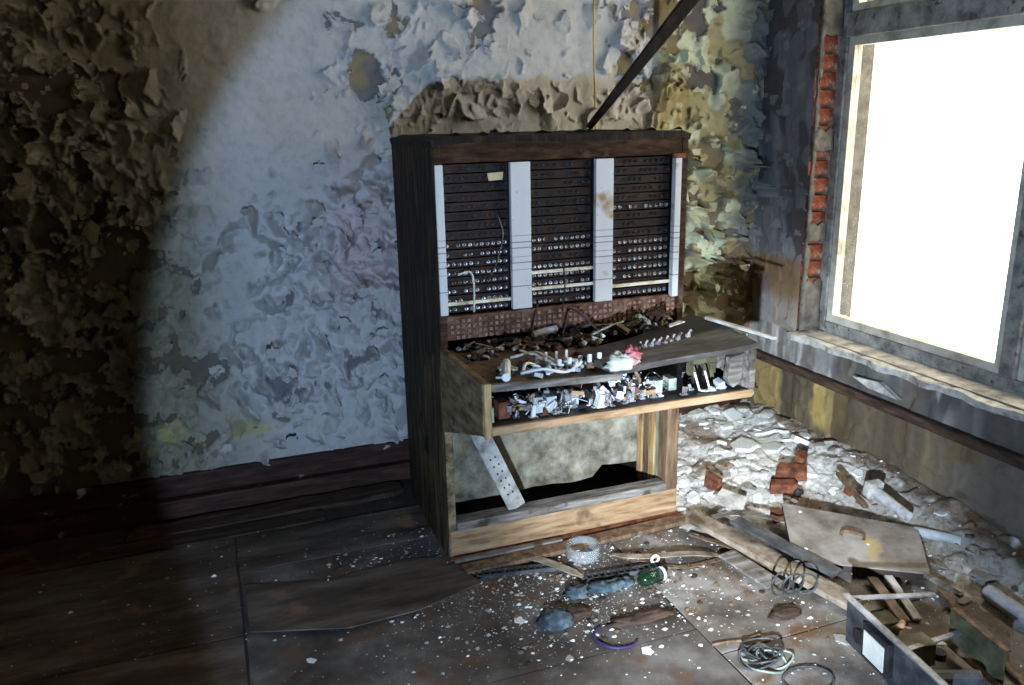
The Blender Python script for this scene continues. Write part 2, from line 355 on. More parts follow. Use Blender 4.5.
def back_pos(x, z):
    loose, f1, f2, c, dx, dz, P, low, mid, fine, m = back_fields(x, z)
    lip = .016*np.exp(-(np.maximum(m, 0)/.030)**2)*(.25+.9*loose)
    # curled flakes: a cell hinges on one side and stands off the wall on the other, with a torn drop at its rim
    a_ = c*57.0
    lift = (.020+.028*((c*7.3) % 1))*np.maximum(0, dx*np.cos(a_)+dz*np.sin(a_)+.12)*ss(0, .05, loose*.95-.06-((c*3.7) % 1))
    wx = x+.03*(mid-.5); wz = z+.03*(fine-.5)
    k1, k2, kc, kx, kz = worley(wx*27, wz*25, 13)
    b_ = kc*43.0
    lift2 = (.010+.014*((kc*5.1) % 1))*np.maximum(0, kx*np.cos(b_)+kz*np.sin(b_)+.12)*ss(0, .05, loose*.95-.22-((kc*9.7) % 1))
    ridge = (1-np.abs(2*vn(x*24+3*mid, z*24+3*fine, 91)-1))**3
    h = (1-P)*(.006 + lip + (1+1.3*ss(-2.6, -2.45, x)*ss(1.5, 1.35, z))*(1.7*lift + 1.3*lift2) + .005*loose*ridge + .020*loose*(mid-.5)) + P*.005*fine
    h = h + .012*(low-.5) + .003*(fbm(x*14, z*14, 3, 77)-.5) + .012*(mid-.5)
    h = h + .022*ss(-.585, -.57, x)
    fade = ss(.12, .24, z)
    return np.stack([x, -h*fade, z], -1)
def back_alb(x, z):
    loose, f1, f2, c, dx, dz, P, low, mid, fine, m = back_fields(x, z)
    n = fbm(x*3.3, z*3.3, 4, 60); n2 = fbm(x*11, z*11, 3, 66)
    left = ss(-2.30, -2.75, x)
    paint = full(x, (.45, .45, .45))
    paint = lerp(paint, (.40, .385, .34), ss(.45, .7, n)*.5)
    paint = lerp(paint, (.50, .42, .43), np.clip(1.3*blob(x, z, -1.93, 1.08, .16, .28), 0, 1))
    paint = lerp(paint, (.20, .18, .11), left*.85)  # dimness left of the torch beam mixed into the paint colour
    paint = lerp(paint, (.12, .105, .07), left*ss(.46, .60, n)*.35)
    paint = lerp(paint, (.40, .36, .12), np.clip(blob(x, z, -2.75, .36, .25, .05)+blob(x, z, -2.35, .33, .2, .035), 0, 1)*ss(.42, .58, n2)*.7)
    right = ss(-.60, -.56, x)
    paint = lerp(paint, (.33, .29, .16), right)
    paint = lerp(paint, (.50, .53, .38), right*ss(.45, .6, n2))
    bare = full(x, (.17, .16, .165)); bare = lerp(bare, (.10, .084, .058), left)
    bare = lerp(bare, (.25, .20, .11), ss(.48, .58, n2)*.8*ss(1.4, 1.5, z)*(1-left))
    bare = lerp(bare, (.19, .15, .075), right*.8)
    bare = lerp(bare, (.10, .095, .10), right*ss(.5, .62, n)*.9)
    a = paint*(1-P[..., None]) + bare*P[..., None]
    # slate grey towards the corner, then a brown stained zone low down
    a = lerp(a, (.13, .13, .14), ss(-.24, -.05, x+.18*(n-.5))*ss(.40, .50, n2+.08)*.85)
    a = lerp(a, (.15, .09, .035), np.clip(ss(.98, .88, z)*ss(-.30, -.1, x)*.7, 0, 1))
    return np.clip(a, 0.01, .8)
xs = np.concatenate([np.arange(-4.6, -3.5, .05), np.arange(-3.5, 0, .0052), [0]])
zs = np.concatenate([np.arange(0, 2.12, .0052), np.arange(2.12, 3.0, .05), [3.0]])
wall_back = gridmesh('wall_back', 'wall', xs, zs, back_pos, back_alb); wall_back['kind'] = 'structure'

# right wall with the window opening
YW0, YW1, ZS, ZWT = -.372, -2.45, .567, 2.62      # opening: far jamb, near jamb, sill, head
def right_fields(y, z):
    wy = y + .05*(fbm(y*8, z*8, 3, 131)-.5); wz = z + .05*(fbm(y*8, z*8, 3, 147)-.5)
    f1, f2, c, dy, dz = worley(wy*13, wz*9, 23)
    low = fbm(y*3.2, z*2.2, 4, 121)
    P = ss(.70, .74, low + .25*c)
    return f1, f2, c, dy, dz, low, P
def right_pos(y, z):
    f1, f2, c, dy, dz, low, P = right_fields(y, z)
    h = (1-P)*(.006+.012*c*f1**2+.006*(dy*np.cos(c*30)+dz*np.sin(c*30))) + .012*(low-.5) + .003*(fbm(y*20, z*20, 3, 9)-.5)
    e = ss(0, .03, np.abs(y-YW0))*ss(0, .02, np.abs(z-ZS))
    return np.stack([-np.maximum(h, -.004)*np.maximum(e, (z > ZS)*(y > YW0)*.5), y, z], -1)
def right_alb(y, z):
    f1, f2, c, dy, dz, low, P = right_fields(y, z)
    n = fbm(y*4, z*1.6, 4, 160); n2 = fbm(y*13, z*3, 3, 166)
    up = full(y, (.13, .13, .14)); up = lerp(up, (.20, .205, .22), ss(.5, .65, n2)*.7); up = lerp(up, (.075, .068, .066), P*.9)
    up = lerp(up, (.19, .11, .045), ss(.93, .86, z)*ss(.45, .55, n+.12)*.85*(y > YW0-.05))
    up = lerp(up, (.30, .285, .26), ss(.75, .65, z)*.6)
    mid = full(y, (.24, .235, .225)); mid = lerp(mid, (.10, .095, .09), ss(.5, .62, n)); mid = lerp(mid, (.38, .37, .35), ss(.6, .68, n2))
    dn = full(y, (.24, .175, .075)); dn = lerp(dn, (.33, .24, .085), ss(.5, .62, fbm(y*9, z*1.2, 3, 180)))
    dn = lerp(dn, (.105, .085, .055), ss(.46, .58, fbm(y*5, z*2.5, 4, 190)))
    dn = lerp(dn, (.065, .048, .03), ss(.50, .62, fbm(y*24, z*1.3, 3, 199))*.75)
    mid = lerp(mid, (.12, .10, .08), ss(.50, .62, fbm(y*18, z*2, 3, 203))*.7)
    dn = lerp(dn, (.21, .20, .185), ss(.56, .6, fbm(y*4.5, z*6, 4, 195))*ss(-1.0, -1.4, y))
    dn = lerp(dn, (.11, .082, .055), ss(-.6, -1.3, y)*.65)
    a = lerp(up, (0, 0, 0), np.zeros_like(y))
    lowm = (z < ZS).astype(float); a = a*(1-lowm[..., None])+mid*lowm[..., None]
    m = (z < .385).astype(float); a = a*(1-m[..., None])+dn*m[..., None]
    return np.clip(a, .01, .8)
ys = np.concatenate([np.arange(-4.6, -2.45, .05), np.arange(-2.45, YW0-.003, .008), [YW0], np.arange(YW0+.006, -.004, .006), [0]])
zr = np.concatenate([np.arange(0, ZS-.003, .007), [ZS], np.arange(ZS+.007, 2.12, .007), np.arange(2.12, 2.6, .05), [ZWT], np.arange(2.66, 3, .05), [3.0]])
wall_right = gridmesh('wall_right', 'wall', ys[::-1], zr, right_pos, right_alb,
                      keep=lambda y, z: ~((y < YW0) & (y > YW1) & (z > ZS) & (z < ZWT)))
wall_right['kind'] = 'structure'
# thickness of the window opening: reveals behind the plaster
rv = MB()
rv.box((.0, YW0+.03, ZS-.1), (.34, YW0+.10, ZWT+.1)); rv.box((0, YW1-.1, ZS-.1), (.34, YW1, ZWT+.1))
rv.box((0, YW1-.1, ZWT), (.34, YW0+.1, ZWT+.1)); rv.box((.004, YW1-.1, ZS-.12), (.34, YW0+.1, ZS-.012))
rv.build('window_reveal', 'mortar', wall_right, org=(0, 0, 0))
z = .60; k = 0
base_brick = None
while z < 2.55:
    hgt = .062
    bk = B((-.060, -.033, 0), (.060, .033, hgt))
    if base_brick is None:
        me0 = None
        base_brick = bk.build('brick', 'brick', wall_right, org=(0, 0, 0), bevel=.006)
        o = base_brick
    else:
        o = base_brick.copy(); COL.objects.link(o)
    out = U(-.014, .010)
    o.location = (.064+U(-.004, .004), YW0+.034+out+.004, z); o.rotation_euler = (0, 0, U(-.05, .05))
    z += hgt+.013; k += 1
# remnants of plaster still stuck on the brick jamb
for (za, zb) in ((.57, .80), (.985, 1.06), (1.38, 1.47), (1.86, 2.12)):
    g = [[(.002+.118*i/4, YW0-.008-.004*math.sin(i*2+j), za+(zb-za)*j/6+(.012*math.sin(i*3+j*5) if j in (0, 6) else 0)) for j in range(7)] for i in range(5)]
    MB().surf(g, -.012).build('plaster_patch', 'mortar', wall_right, org=(0, 0, 0), smooth=True)

# ragged lip of old plaster along the wall edge of the jamb
g = [[(.002+(.012+.034*float(vn(j*.7, 1.5, 3))**2 if i == 2 else .012*i), YW0-.004-.010*float(vn(j*.9, i*2.2, 8)), .60+1.5*j/70) for j in range(71)] for i in range(3)]
MB().surf(g, -.010).build('plaster_lip', 'mortar', wall_right, org=(0, 0, 0), smooth=True)
# other walls, ceiling, subfloor
for nm, a, b, mt in (('wall_left', (-4.75, -4.7, 0), (-4.6, .1, 3.0), 'plasterdark'), ('wall_front', (-4.75, -4.75, 0), (.35, -4.6, 3.0), 'plasterdark'),
                     ('ceiling', (-4.75, -4.75, 3.0), (.35, .1, 3.1), 'ceil'), ('floor', (-4.75, -4.75, -.1), (.35, .1, 0), 'subfloor')):
    o = B(a, b).build(nm, mt); o['kind'] = 'structure'
    if nm == 'floor': floor = o

# floor sheets (hardboard), each a part of the floor
cols = [(-4.58, -3.86), (-3.86, -2.545), (-2.545, -1.225), (-1.225, -.01)]
rows = {0: [-.32, -1.1, -2.2, -3.3, -4.58], 1: [-.32, -.985, -2.05, -3.1, -4.58], 2: [-.32, -.60, -1.487, -2.5, -3.6, -4.58], 3: [-.03, -.86, -1.62, -2.7, -3.7, -4.58]}
for ci, (xa, xb) in enumerate(cols):
    R = rows[ci]
    for ri in range(len(R)-1):
        ya, yb = R[ri], R[ri+1]; g = .004
        n = 8
        pts = []
        for (p, q) in (((xa+g, yb+g), (xb-g, yb+g)), ((xb-g, yb+g), (xb-g, ya-g)), ((xb-g, ya-g), (xa+g, ya-g)), ((xa+g, ya-g), (xa+g, yb+g))):
            for t in range(n):
                t /= n; pts.append((p[0]+(q[0]-p[0])*t+(U(-.003, .003) if t else 0), p[1]+(q[1]-p[1])*t+(U(-.003, .003) if t else 0), .0066+U(-.0008, .0012)))
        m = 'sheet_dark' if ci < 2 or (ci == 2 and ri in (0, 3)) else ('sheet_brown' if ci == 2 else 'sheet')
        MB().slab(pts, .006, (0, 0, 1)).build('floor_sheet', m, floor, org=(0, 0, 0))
# a warped sheet with its front edge curled up, on the left
wq = [(GZ(px, py, .01).x, GZ(px, py, .01).y) for px, py in ((250, 634), (350, 634), (420, 616), (482, 588))]; wt = [(GZ(px, py, .01).x, GZ(px, py, .01).y) for px, py in ((245, 585), (330, 580), (400, 560), (448, 556))]
gw = []
for i in range(4):
    gw.append([(wq[i][0]*(1-t)+wt[i][0]*t, wq[i][1]*(1-t)+wt[i][1]*t, .012+(.022*(1-t)**2 if i > 0 else .006*(1-t))) for t in (0, .15, .35, .6, 1)])
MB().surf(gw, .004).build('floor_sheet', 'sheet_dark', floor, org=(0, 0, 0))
# loose rotten boards along the back wall
for (p, q, wd, th) in (((-4.5, -.15, .022), (-2.95, -.165, .020), .13, .020), ((-2.94, -.160, .016), (-1.85, -.140, .022), .11, .020), ((-3.6, -.285, .014), (-2.2, -.262, .013), .09, .012)):
    p, q = Vector(p), Vector(q); gp = []
    for i in range(25):
        c_ = p+(q-p)*(i/24); w_ = wd*(.5+.10*(float(vn(i*.8, wd*90, 4))-.5))*(1 if 0 < i < 24 else .7)
        gp.append([(c_.x, c_.y+w_*k_, c_.z+.006*(float(vn(i*.6, k_*3, 9))-.5)) for k_ in (1, .4, -.3, -1)])
    MB().surf([list(reversed(g_)) for g_ in gp], th).build('floor_plank', 'plank_dark', floor, org=(0, 0, 0))
# skirting on the back wall: two stepped boards
sk = MB().box((-4.6, -.028, .085), (-.02, -.002, .178)).build('baseboard_back', 'skirt', bevel=.006); sk['kind'] = 'structure'
MB().box((-4.6, -.062, .004), (-.9, -.004, .085)).build('lower_board', 'skirt', sk, org=(0, 0, 0), bevel=.008)
# rail on the right wall
tr = MB().box((-.040, -4.55, .372), (-.002, -.03, .412)).build('trim_1', 'railwood', bevel=.006); tr['kind'] = 'structure'
# plaster slab leaning in the angle of the rail
# window sill
g = []
for i in range(60):
    y = YW0+.02+(-2.45-YW0-.02)*i/59
    f = -.030-.012*math.sin(i*.9)-.010*U(0, 1)
    g.append([(f+.004, y, ZS-.035+U(-.004, .004)), (f, y, ZS-.008+U(-.003, .003)), (.06, y, ZS-.002), (.14, y, ZS)])
si = MB().surf(g, .03).build('window_sill', 'sill', wall_right, org=(0, 0, 0))

# window
win = bpy.data.objects.new('window_1', None); COL.objects.link(win); win.location = (.15, -1.4, ZS); win['kind'] = 'structure'; win['_org'] = (.15, -1.4, ZS)
def wb(n, a, b, m='frame', bev=.005): return B(a, b).build(n, m, win, bevel=bev)
FX0, FX1 = .112, .185
wb('frame', (FX0, YW0, ZS), (FX1, YW0-.052, ZWT))                         # far jamb
wb('frame', (FX0, YW1+.05, ZS), (FX1, YW1, ZWT))
wb('frame', (FX0, YW0-.052, ZS-.006), (FX1, YW1+.05, ZS+.048))            # bottom
wb('frame', (FX0, YW0-.052, ZWT-.05), (FX1, YW1+.05, ZWT))
wb('mullion', (FX0-.008, -1.335, ZS+.048), (FX1, -1.398, ZWT-.05))
wb('transom', (FX0-.012, YW0-.052, 1.848), (FX1, -1.335, 1.945)); wb('transom', (FX0-.012, -1.398, 1.848), (FX1, YW1+.05, 1.945))
for (ya, yb) in ((YW0-.052, -1.335), (-1.398, YW1+.05)):
    for (za, zb) in ((ZS+.048, 1.848), (1.945, ZWT-.05)):
        s_ = .034; x0, x1 = .124, .165
        sh = MB()
        sh.box((x0, ya, za), (x1, ya-s_, zb)); sh.box((x0, yb+s_, za), (x1, yb, zb))
        sh.box((x0, ya-s_, za), (x1, yb+s_, za+s_)); sh.box((x0, ya-s_, zb-s_), (x1, yb+s_, zb))
        so = sh.build('sash', 'cream', win)
        B((.142, ya-s_, za+s_), (.146, yb+s_, zb-s_)).build('pane', 'pane', so, org=win['_org'])

# ------------------------------------------------------------------ rubble heap by the window
def ralb(x, y):
    n = fbm(x*5, y*5, 4, 210); n2 = fbm(x*16, y*16, 3, 220); f1, f2, c, _, _ = worley(x*13+.7*vn(x*21, y*21, 7), y*13+.7*vn(x*21, y*21, 8), 11)
    a = full(x, (.72, .71, .68)); a = lerp(a, (.58, .56, .52), ss(.4, .7, c)*.8)
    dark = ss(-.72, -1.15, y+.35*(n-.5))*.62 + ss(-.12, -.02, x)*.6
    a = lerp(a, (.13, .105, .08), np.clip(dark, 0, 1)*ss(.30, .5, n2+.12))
    a = lerp(a, (.20, .13, .075), ss(.56, .66, n)*.8)
    a = lerp(a, (.16, .13, .10), ss(.10, .0, f2-f1)*.6)
    return np.clip(a, .01, .8)
rx = np.arange(-1.0, -.003, .0075); ry = np.arange(-2.6, -.003, .0075)
rub = gridmesh('rubble_heap', 'rubble', rx, ry, lambda x, y: np.stack([x, y, mound(x, y)], -1), ralb)
tag(rub, 'heap of white plaster rubble and dust piled below the window', 'rubble'); rub['kind'] = 'stuff'

# ================================================================== the telephone switchboard
XL, XR, YF, YB, ZT, YD = -1.8208, -.8792, -.7912, -.2021, 1.4925, -1.2428
SB = thing('telephone_switchboard', 'decayed wooden telephone switchboard with white designation strips and a broken key desk', 'switchboard', ((XL+XR)/2, (YF+YB)/2, .0))
def P(name, mb, mat, bevel=.004, parent=None, **k): return mb.build(name, mat, parent or SB, org=SB['_org'], bevel=bevel, **k)
def ragged_panel(x0, x1, dirx, seed):
    # side board: a closed grid with a slightly worn outline
    ny, nz = 10, 40; rows_ = []
    for i in range(ny+1):
        r = []
        for j in range(nz+1):
            y = YB+(YF-YB)*i/ny; zz = .002+(ZT-.004)*j/nz
            if i == 0: y += .010*(float(vn(zz*14, seed, 4))-.6)
            if i == ny: y += .004*(float(vn(zz*18, seed, 6))-.5)
            if j == nz: zz += -.012*float(vn(y*18, seed, 5))
            r.append((x0, y, zz))
        rows_.append(r)
    return MB().surf(rows_, x1-x0)
# side boards: surf() thickens against its normal
ls = P('side_panel', ragged_panel(XL, XL+.026, 1, 3.3), 'cab_side', 0)
rs = P('side_panel', ragged_panel(XR-.026, XR, 1, 8.1), 'cab_dark', 0)
# peeled veneer on the side
g = [[(XL-.0022-.0012*abs(math.sin(j*1.3+i)), YF+.004+.37*i/10, .004+(.74-.30*(i/10)**2+.07*float(vn(i*1.1, 3.3, 5)))*j/10) for j in range(11)] for i in range(11)]
P('veneer', MB().surf([list(r_) for r_ in g][::-1], .0018), 'cab_low', 0)
# top
tp = []
for i in range(25):
    x = XL-.006+(XR-XL+.012)*i/24
    tp.append([(x, YF-.008+(YB-YF+.014)*j/8, ZT-.004+.010*float(fbm(x*16, j*1.7, 3, 2))-(.012 if i in (0, 24) else 0)) for j in range(9)])
P('top_panel', MB().surf(tp, .022), 'cab_dark', 0, smooth=False)
for k in range(9):      # curled scraps of veneer along the top edge
    x = XL+.05+.1*k+U(-.03, .03); l = U(.03, .07)
    g = [[(x+l*i/4, YF-.010+.012*j, ZT+.006+.010*math.sin(i*.8)*(1-j/3)) for j in range(4)] for i in range(5)]
    P('veneer', MB().surf(g, .0015), 'cab_dark', 0)
P('top_rail', B((XL+.026, YF-.002, 1.412), (XR-.026, YF+.022, 1.478)), 'cab_brown')
P('stile', B((XL+.002, YF-.004, .80), (XL+.028, YF+.024, 1.478)), 'cab_brown')
P('stile', B((XR-.028, YF-.004, .80), (XR-.002, YF+.024, 1.478)), 'cab_brown')
P('back_panel', B((XL+.026, YB, .05), (XR-.026, YB+.012, ZT-.02)), 'cab_dark')
P('corner_block', B((-.945, YF-.012, 1.399), (-.895, YF+.0, 1.417)), 'rust')
P('paper_tag', MB().slab([(-1.632, YF+.012, 1.375), (-1.576, YF+.012, 1.378), (-1.580, YF+.012, 1.352), (-1.628, YF+.012, 1.350)], .002, (0, -1, 0)), 'paper', 0)
# jack field: three bays of horizontal jack strips
bays = [(-1.792, -1.560), (-1.482, -1.248), (-1.172, -.936)]
ZJ0, ZJ1, NS = .912, 1.408, 16
bright = {0: {0, 1, 2, 3, 4, 5, 6, 7}, 1: {0, 1, 2, 3, 4, 6, 7}, 2: {0, 1, 2, 3, 4, 5, 6, 10}}
for bi, (xa, xb) in enumerate(bays):
    P('bay_back', B((xa-.02, YF+.075, ZJ0-.01), (xb+.02, YF+.082, ZJ1+.004)), 'jack_dark', 0)
    pitch = (ZJ1-ZJ0)/NS
    for k in range(NS):
        z0 = ZJ0+pitch*k; dy = U(0, .006)
        st = P('jack_strip', B((xa+.002, YF+.022+dy, z0+.002), (xb-.002, YF+.074, z0+pitch-.0015)), 'jack_dark', .001)
        jm = MB(); on = k in bright[bi]
        for q in range(11):
            if random.random() < (.10 if on else .35): continue
            x = xa+.014+(xb-xa-.028)*q/10
            for zz in ((z0+pitch*.5,) if not on else (z0+pitch*.45,)):
                y = YF+.022+dy; r = .0062 if on else .0045
                ring = [(x+r*math.cos(t), y-.007, zz+r*math.sin(t)) for t in [math.pi*2*i/8 for i in range(8)]]
                base = [(x+r*1.15*math.cos(t), y+.001, zz+r*1.15*math.sin(t)) for t in [math.pi*2*i/8 for i in range(8)]]
                hole = [(x+r*.5*math.cos(t), y-.006, zz+r*.5*math.sin(t)) for t in [math.pi*2*i/8 for i in range(8)]]
                deep = [(x+r*.5*math.cos(t), y+.0, zz+r*.5*math.sin(t)) for t in [math.pi*2*i/8 for i in range(8)]]
                F = []
                for (a, b) in ((8, 0), (0, 16), (16, 24)):
                    F += [(a+i, a+(i+1) % 8, b+(i+1) % 8, b+i) for i in range(8)]
                jm.add(ring+base+hole+deep, F)
        if jm.v: P('jacks', jm, 'jack_metal' if on else 'jack_dull', 0, parent=st, kind='stuff')
# white designation strips
for (xa, xb, zb) in ((-1.820+.004, -1.789, .915), (-1.557, -1.486, .912), (-1.244, -1.176, .908), (-.934, -.909, .900)):
    P('designation_strip', B((xa, YF-.004 if xb-xa > .05 else YF-.010, zb), (xb, YF+.016, 1.408)), 'card', .002)
# ivory divider rods
for (bi, zz, r) in ((0, .949, .0055), (1, .975, .0055), (1, 1.032, .0055), (2, .957, .0060)):
    xa, xb = bays[bi]
    P('divider_rod', B((xa, YF+.004, zz-r), (xb, YF+.016, zz+r)), 'ivory_rod', .001)
# rusty lamp panel below
lp = P('lamp_panel', B((XL+.028, YF+.006, .822), (XR-.028, YF+.03, .906)), 'rust_panel')
lm = MB()
for r in range(4):
    for q in range(44):
        x = XL+.045+(XR-XL-.09)*q/43; zz = .833+.019*r
        if random.random() < .12: continue
        lm.box((x-.0055, YF-.001, zz-.0055), (x+.0055, YF+.007, zz+.0055))
P('lamp_caps', lm, 'rust_light', 0, parent=lp, kind='stuff')
# loose cords hanging over the jack field
for pts, r, m in (([(458, 275), (470, 272), (474, 285), (474, 312)], .0035, 'palecloth'), ([(498, 215), (503, 235), (497, 262), (491, 275)], .002, 'grey_wood'), ([(563, 262), (565, 285), (562, 310)], .003, 'black')):
    path = spline([onplane(x, y, 1, YF-.012) for (x, y) in pts], 5)
    P('cord', MB().tube(path, r, 6), m, 0, smooth=True)

# lower cabinet
P('post', B((XL+.001, YF-.004, .012), (XL+.030, YF+.030, .66)), 'cab_wedge')
P('post', B((XR-.052, YF-.004, .012), (XR-.001, YF+.030, .66)), 'brown_wood')
P('plinth', B((XL+.004, YF-.012, .018), (XR-.004, YF+.012, .118)), 'tan_wood')
P('bottom_rail', B((XL+.030, YF-.016, .118), (XR-.052, YF+.050, .150)), 'grey_wood')
P('sill_board', MB().slab([(XL-.01, YF-.030, .017), (XR+.01, YF-.034, .017), (XR, YF+.03, .018), (XL, YF+.03, .018)], .016), 'rust', .003)
P('inner_floor', B((XL+.03, YF+.05, .02), (XR-.03, YB, .04)), 'black')
bp = []
for i in range(21):
    x = XL+.03+(XR-XL-.06)*i/20
    bp.append([(x, -.535, z_) for z_ in (.655, .5, .35, .2, .085+.03*float(fbm(x*9, 2, 3, 4))+(.05 if i > 15 else 0))])
P('knee_panel', MB().surf(bp, .010), 'stained_panel', 0)
for i, (m, ya, yb) in enumerate((('ochre_wood', -.545, -.585), ('brown_wood', -.59, -.635), ('ochre_wood', -.64, -.685), ('green_wood', -.69, -.715), ('brown_wood', -.718, -.76))):
    P('inner_board', B((XR-.045+.004*(i % 2), ya, .04), (XR-.028, yb, .65)), m, .002)
P('hinge_plate', B((-.985, -.552, .45), (-.93, -.544, .62)), 'bluegrey', .001)
for zz in (.53, .56): P('hinge_slot', B((-.962, -.556, zz), (-.955, -.551, zz+.022)), 'black', 0)

# key desk
def wedge(x0, x1, zback, m, zt0=.80, zt1=.812):
    poly = [(YF, zback), (YF, zt0), (YD+.0, zt1), (YD, .647), (YD+.03, .640)]
    n = len(poly)
    V = [(x0, *p) for p in poly]+[(x1, *p) for p in poly]
    return P('desk_side', MB().add(V, [tuple(range(n)), tuple(range(2*n-1, n-1, -1))]+[(i, i+n, (i+1) % n+n, (i+1) % n) for i in range(n)]), m)
wedge(XL-.002, XL+.022, .50, 'cab_wedge')
wedge(XR-.020, XR+.002, .56, 'grey_wood', .80, .806)
P('desk_end', B((XL+.0, YD-.010, .640), (XL+.024, YD, .812)), 'ochre_wood')
P('desk_shelf', B((XL+.022, YD+.004, .650), (XR-.020, YF-.005, .668)), 'steel_dark', .002)
P('front_lip', MB().slab([(XL+.022, YD-.012, .676), (XR-.010, YD-.008, .672), (XR-.010, YD+.006, .672), (XL+.022, YD+.006, .676)], .026), 'tan_wood', .003)
kp = P('key_plate', MB().slab([(XL+.022, YD+.012, .800), (-1.36, YD+.012, .785), (-1.28, YF-.01, .800), (XL+.022, YF-.01, .796)], .008), 'keyplate', .001)
P('front_rail', MB().slab([(XL+.024, YD-.006, .806), (-1.37, YD-.006, .788), (-1.37, YD+.014, .788), (XL+.024, YD+.014, .806)], .022), 'grey_wood', .003)
# warped lid on the right: front leaf and dark rear leaf
def leaf(f0, f1):
    g = []
    for i in range(13):
        u = i/12; r = []
        x = -1.40+.52*u
        yf, yh, yb = YD-.008, -1.165+.11*u, -1.02+.17*u
        for j in range(6):
            v = f0+(f1-f0)*j/5
            y = yf+(yh-yf)*v if v <= 1 else yh+(yb-yh)*(v-1)
            xx = x-.03*v*(1-u) + (.03 if v > 1 else 0)*(1-u)*(v-1)
            zz = .800+.036*u**1.4+.010*math.sin(v*1.6)+.006*math.sin(u*5+v)
            r.append((xx, y, zz))
        g.append(r)
    return MB().surf(g, .020)
lf = P('lid_leaf', leaf(0, .985), 'lid', .002)
lb = P('lid_leaf', leaf(1.01, 2), 'lid_dark', .002)
def lidz(u, v): return .800+.036*u**1.4+.010*math.sin(v*1.6)+.006*math.sin(u*5+v)
for q in range(8):      # small levers along the hinge of the lid
    u = .28+.055*q+(.03 if q == 7 else 0); x = -1.40+.52*u; y = -1.165+.11*u+.006; zz = lidz(u, 1.05)
    k = MB().box((x-.007, y-.007, zz-.002), (x+.007, y+.007, zz+.010)); k.bar((x, y, zz+.008), (x+.010, y-.004, zz+.026), .007, .007, (0, 1, 0))
    P('lever', k, 'jack_metal', .001)
# key switches on the left
for q in range(6):
    x = -1.585+.036*q; y = -1.175+.004*q
    k = MB().box((x-.010, y-.014, .797), (x+.010, y+.014, .808)); k.bar((x, y, .806), (x+.004, y+.008, .832), .012, .012, (0, 1, 0))
    P('key_switch', k, 'white_plastic' if q % 3 else 'bluegrey', .002)
for q in range(5):
    x = -1.720+.032*q; y = -1.13+U(-.02, .02)
    k = MB().box((x-.009, y-.012, .797), (x+.009, y+.012, .812+U(0, .01))); k.bar((x, y, .808), (x+U(-.01, .01), y+.006, .826), .009, .009, (0, 1, 0))
    P('key_switch', k, random.choice(['white_plastic', 'black', 'bluegrey']), .002)
for q in range(4):
    x = -1.60+.035*q; y = -1.105
    P('key_switch', MB().box((x-.008, y-.010, .797), (x+.008, y+.010, .815)).bar((x, y, .812), (x+.004, y+.01, .838), .008, .008, (0, 1, 0)), 'white_plastic' if q % 2 else 'bluegrey', .002)
P('handset_tube', MB().tube([(-1.742, -1.225, .816), (-1.695, -1.10, .822)], .013, 10), 'white_plastic', 0, smooth=False)
for pts in ([(-1.69, -1.21), (-1.63, -1.235), (-1.56, -1.215), (-1.525, -1.22), (-1.500, -1.19), (-1.515, -1.13), (-1.56, -1.09), (-1.62, -1.02)],
            [(-1.66, -1.04), (-1.60, -1.08), (-1.55, -1.14), (-1.535, -1.17)], [(-1.64, -1.03), (-1.58, -1.06), (-1.53, -1.12), (-1.51, -1.20), (-1.49, -1.21)],
            [(-1.68, -1.20), (-1.65, -1.16), (-1.60, -1.15)]):
    P('cord', MB().tube(spline([(x, y, .818+.014*math.sin(i*2)) for i, (x, y) in enumerate(pts)], 5), .0048, 6), 'white_plastic', 0, smooth=True)

# components inside the desk
def comp(name, px0, px1, py0, py1, ydep, m, th=.05):
    a = onplane(px0, py1, 1, ydep); b = onplane(px1, py0, 1, ydep)
    P(name, B((a.x, ydep, max(.669, a.z)), (b.x, ydep+th, min(.783, b.z))), m, .002)
for c in (('relay', 534, 543, 397, 414, -1.19, 'bluegrey'), ('relay', 547, 557, 396, 413, -1.19, 'bluegrey'), ('transformer', 513, 528, 396, 412, -1.14, 'tan_wood'),
          ('relay', 488, 494, 408, 424, -1.225, 'greengrey'), ('coil', 499, 510, 402, 420, -1.18, 'rust'), ('relay', 565, 579, 393, 408, -1.15, 'bluegrey'),
          ('relay', 588, 596, 391, 405, -1.17, 'black'), ('relay', 655, 663, 380, 394, -1.2, 'bluegrey'), ('relay', 669, 677, 378, 391, -1.17, 'greengrey'),
          ('relay', 610, 620, 388, 402, -1.12, 'steel'), ('relay', 632, 642, 384, 398, -1.14, 'white_plastic'), ('capacitor', 600, 607, 390, 404, -1.2, 'white_plastic')):
    comp(*c)
oc = onplane(708, 380, 1, -1.12)
ol = P('relay', MB().box((oc.x-.045, -1.10, .728), (oc.x+.045, -1.05, .752)).box((oc.x-.045, -1.10, .669), (oc.x-.028, -1.05, .728)).box((oc.x+.022, -1.10, .669), (oc.x+.045, -1.05, .728)), 'olive_dark')
for px in (697, 707):
    c = onplane(px, 388, 1, -1.18)
    P('contact_spring', MB().bar((c.x-.012, -1.18, .735), (c.x+.004, -1.19, .672), .012, .006).bar((c.x+.004, -1.19, .674), (c.x+.022, -1.20, .670), .014, .004), 'white_plastic', .001)
P('end_block', MB().slab([(XR-.075, YD+.03, .775), (XR-.025, YD+.03, .79), (XR-.03, YD+.03, .69), (XR-.06, YD+.03, .672), (XR-.085, YD+.03, .70)], .03, (0, -1, 0)), 'grey_wood', .003)
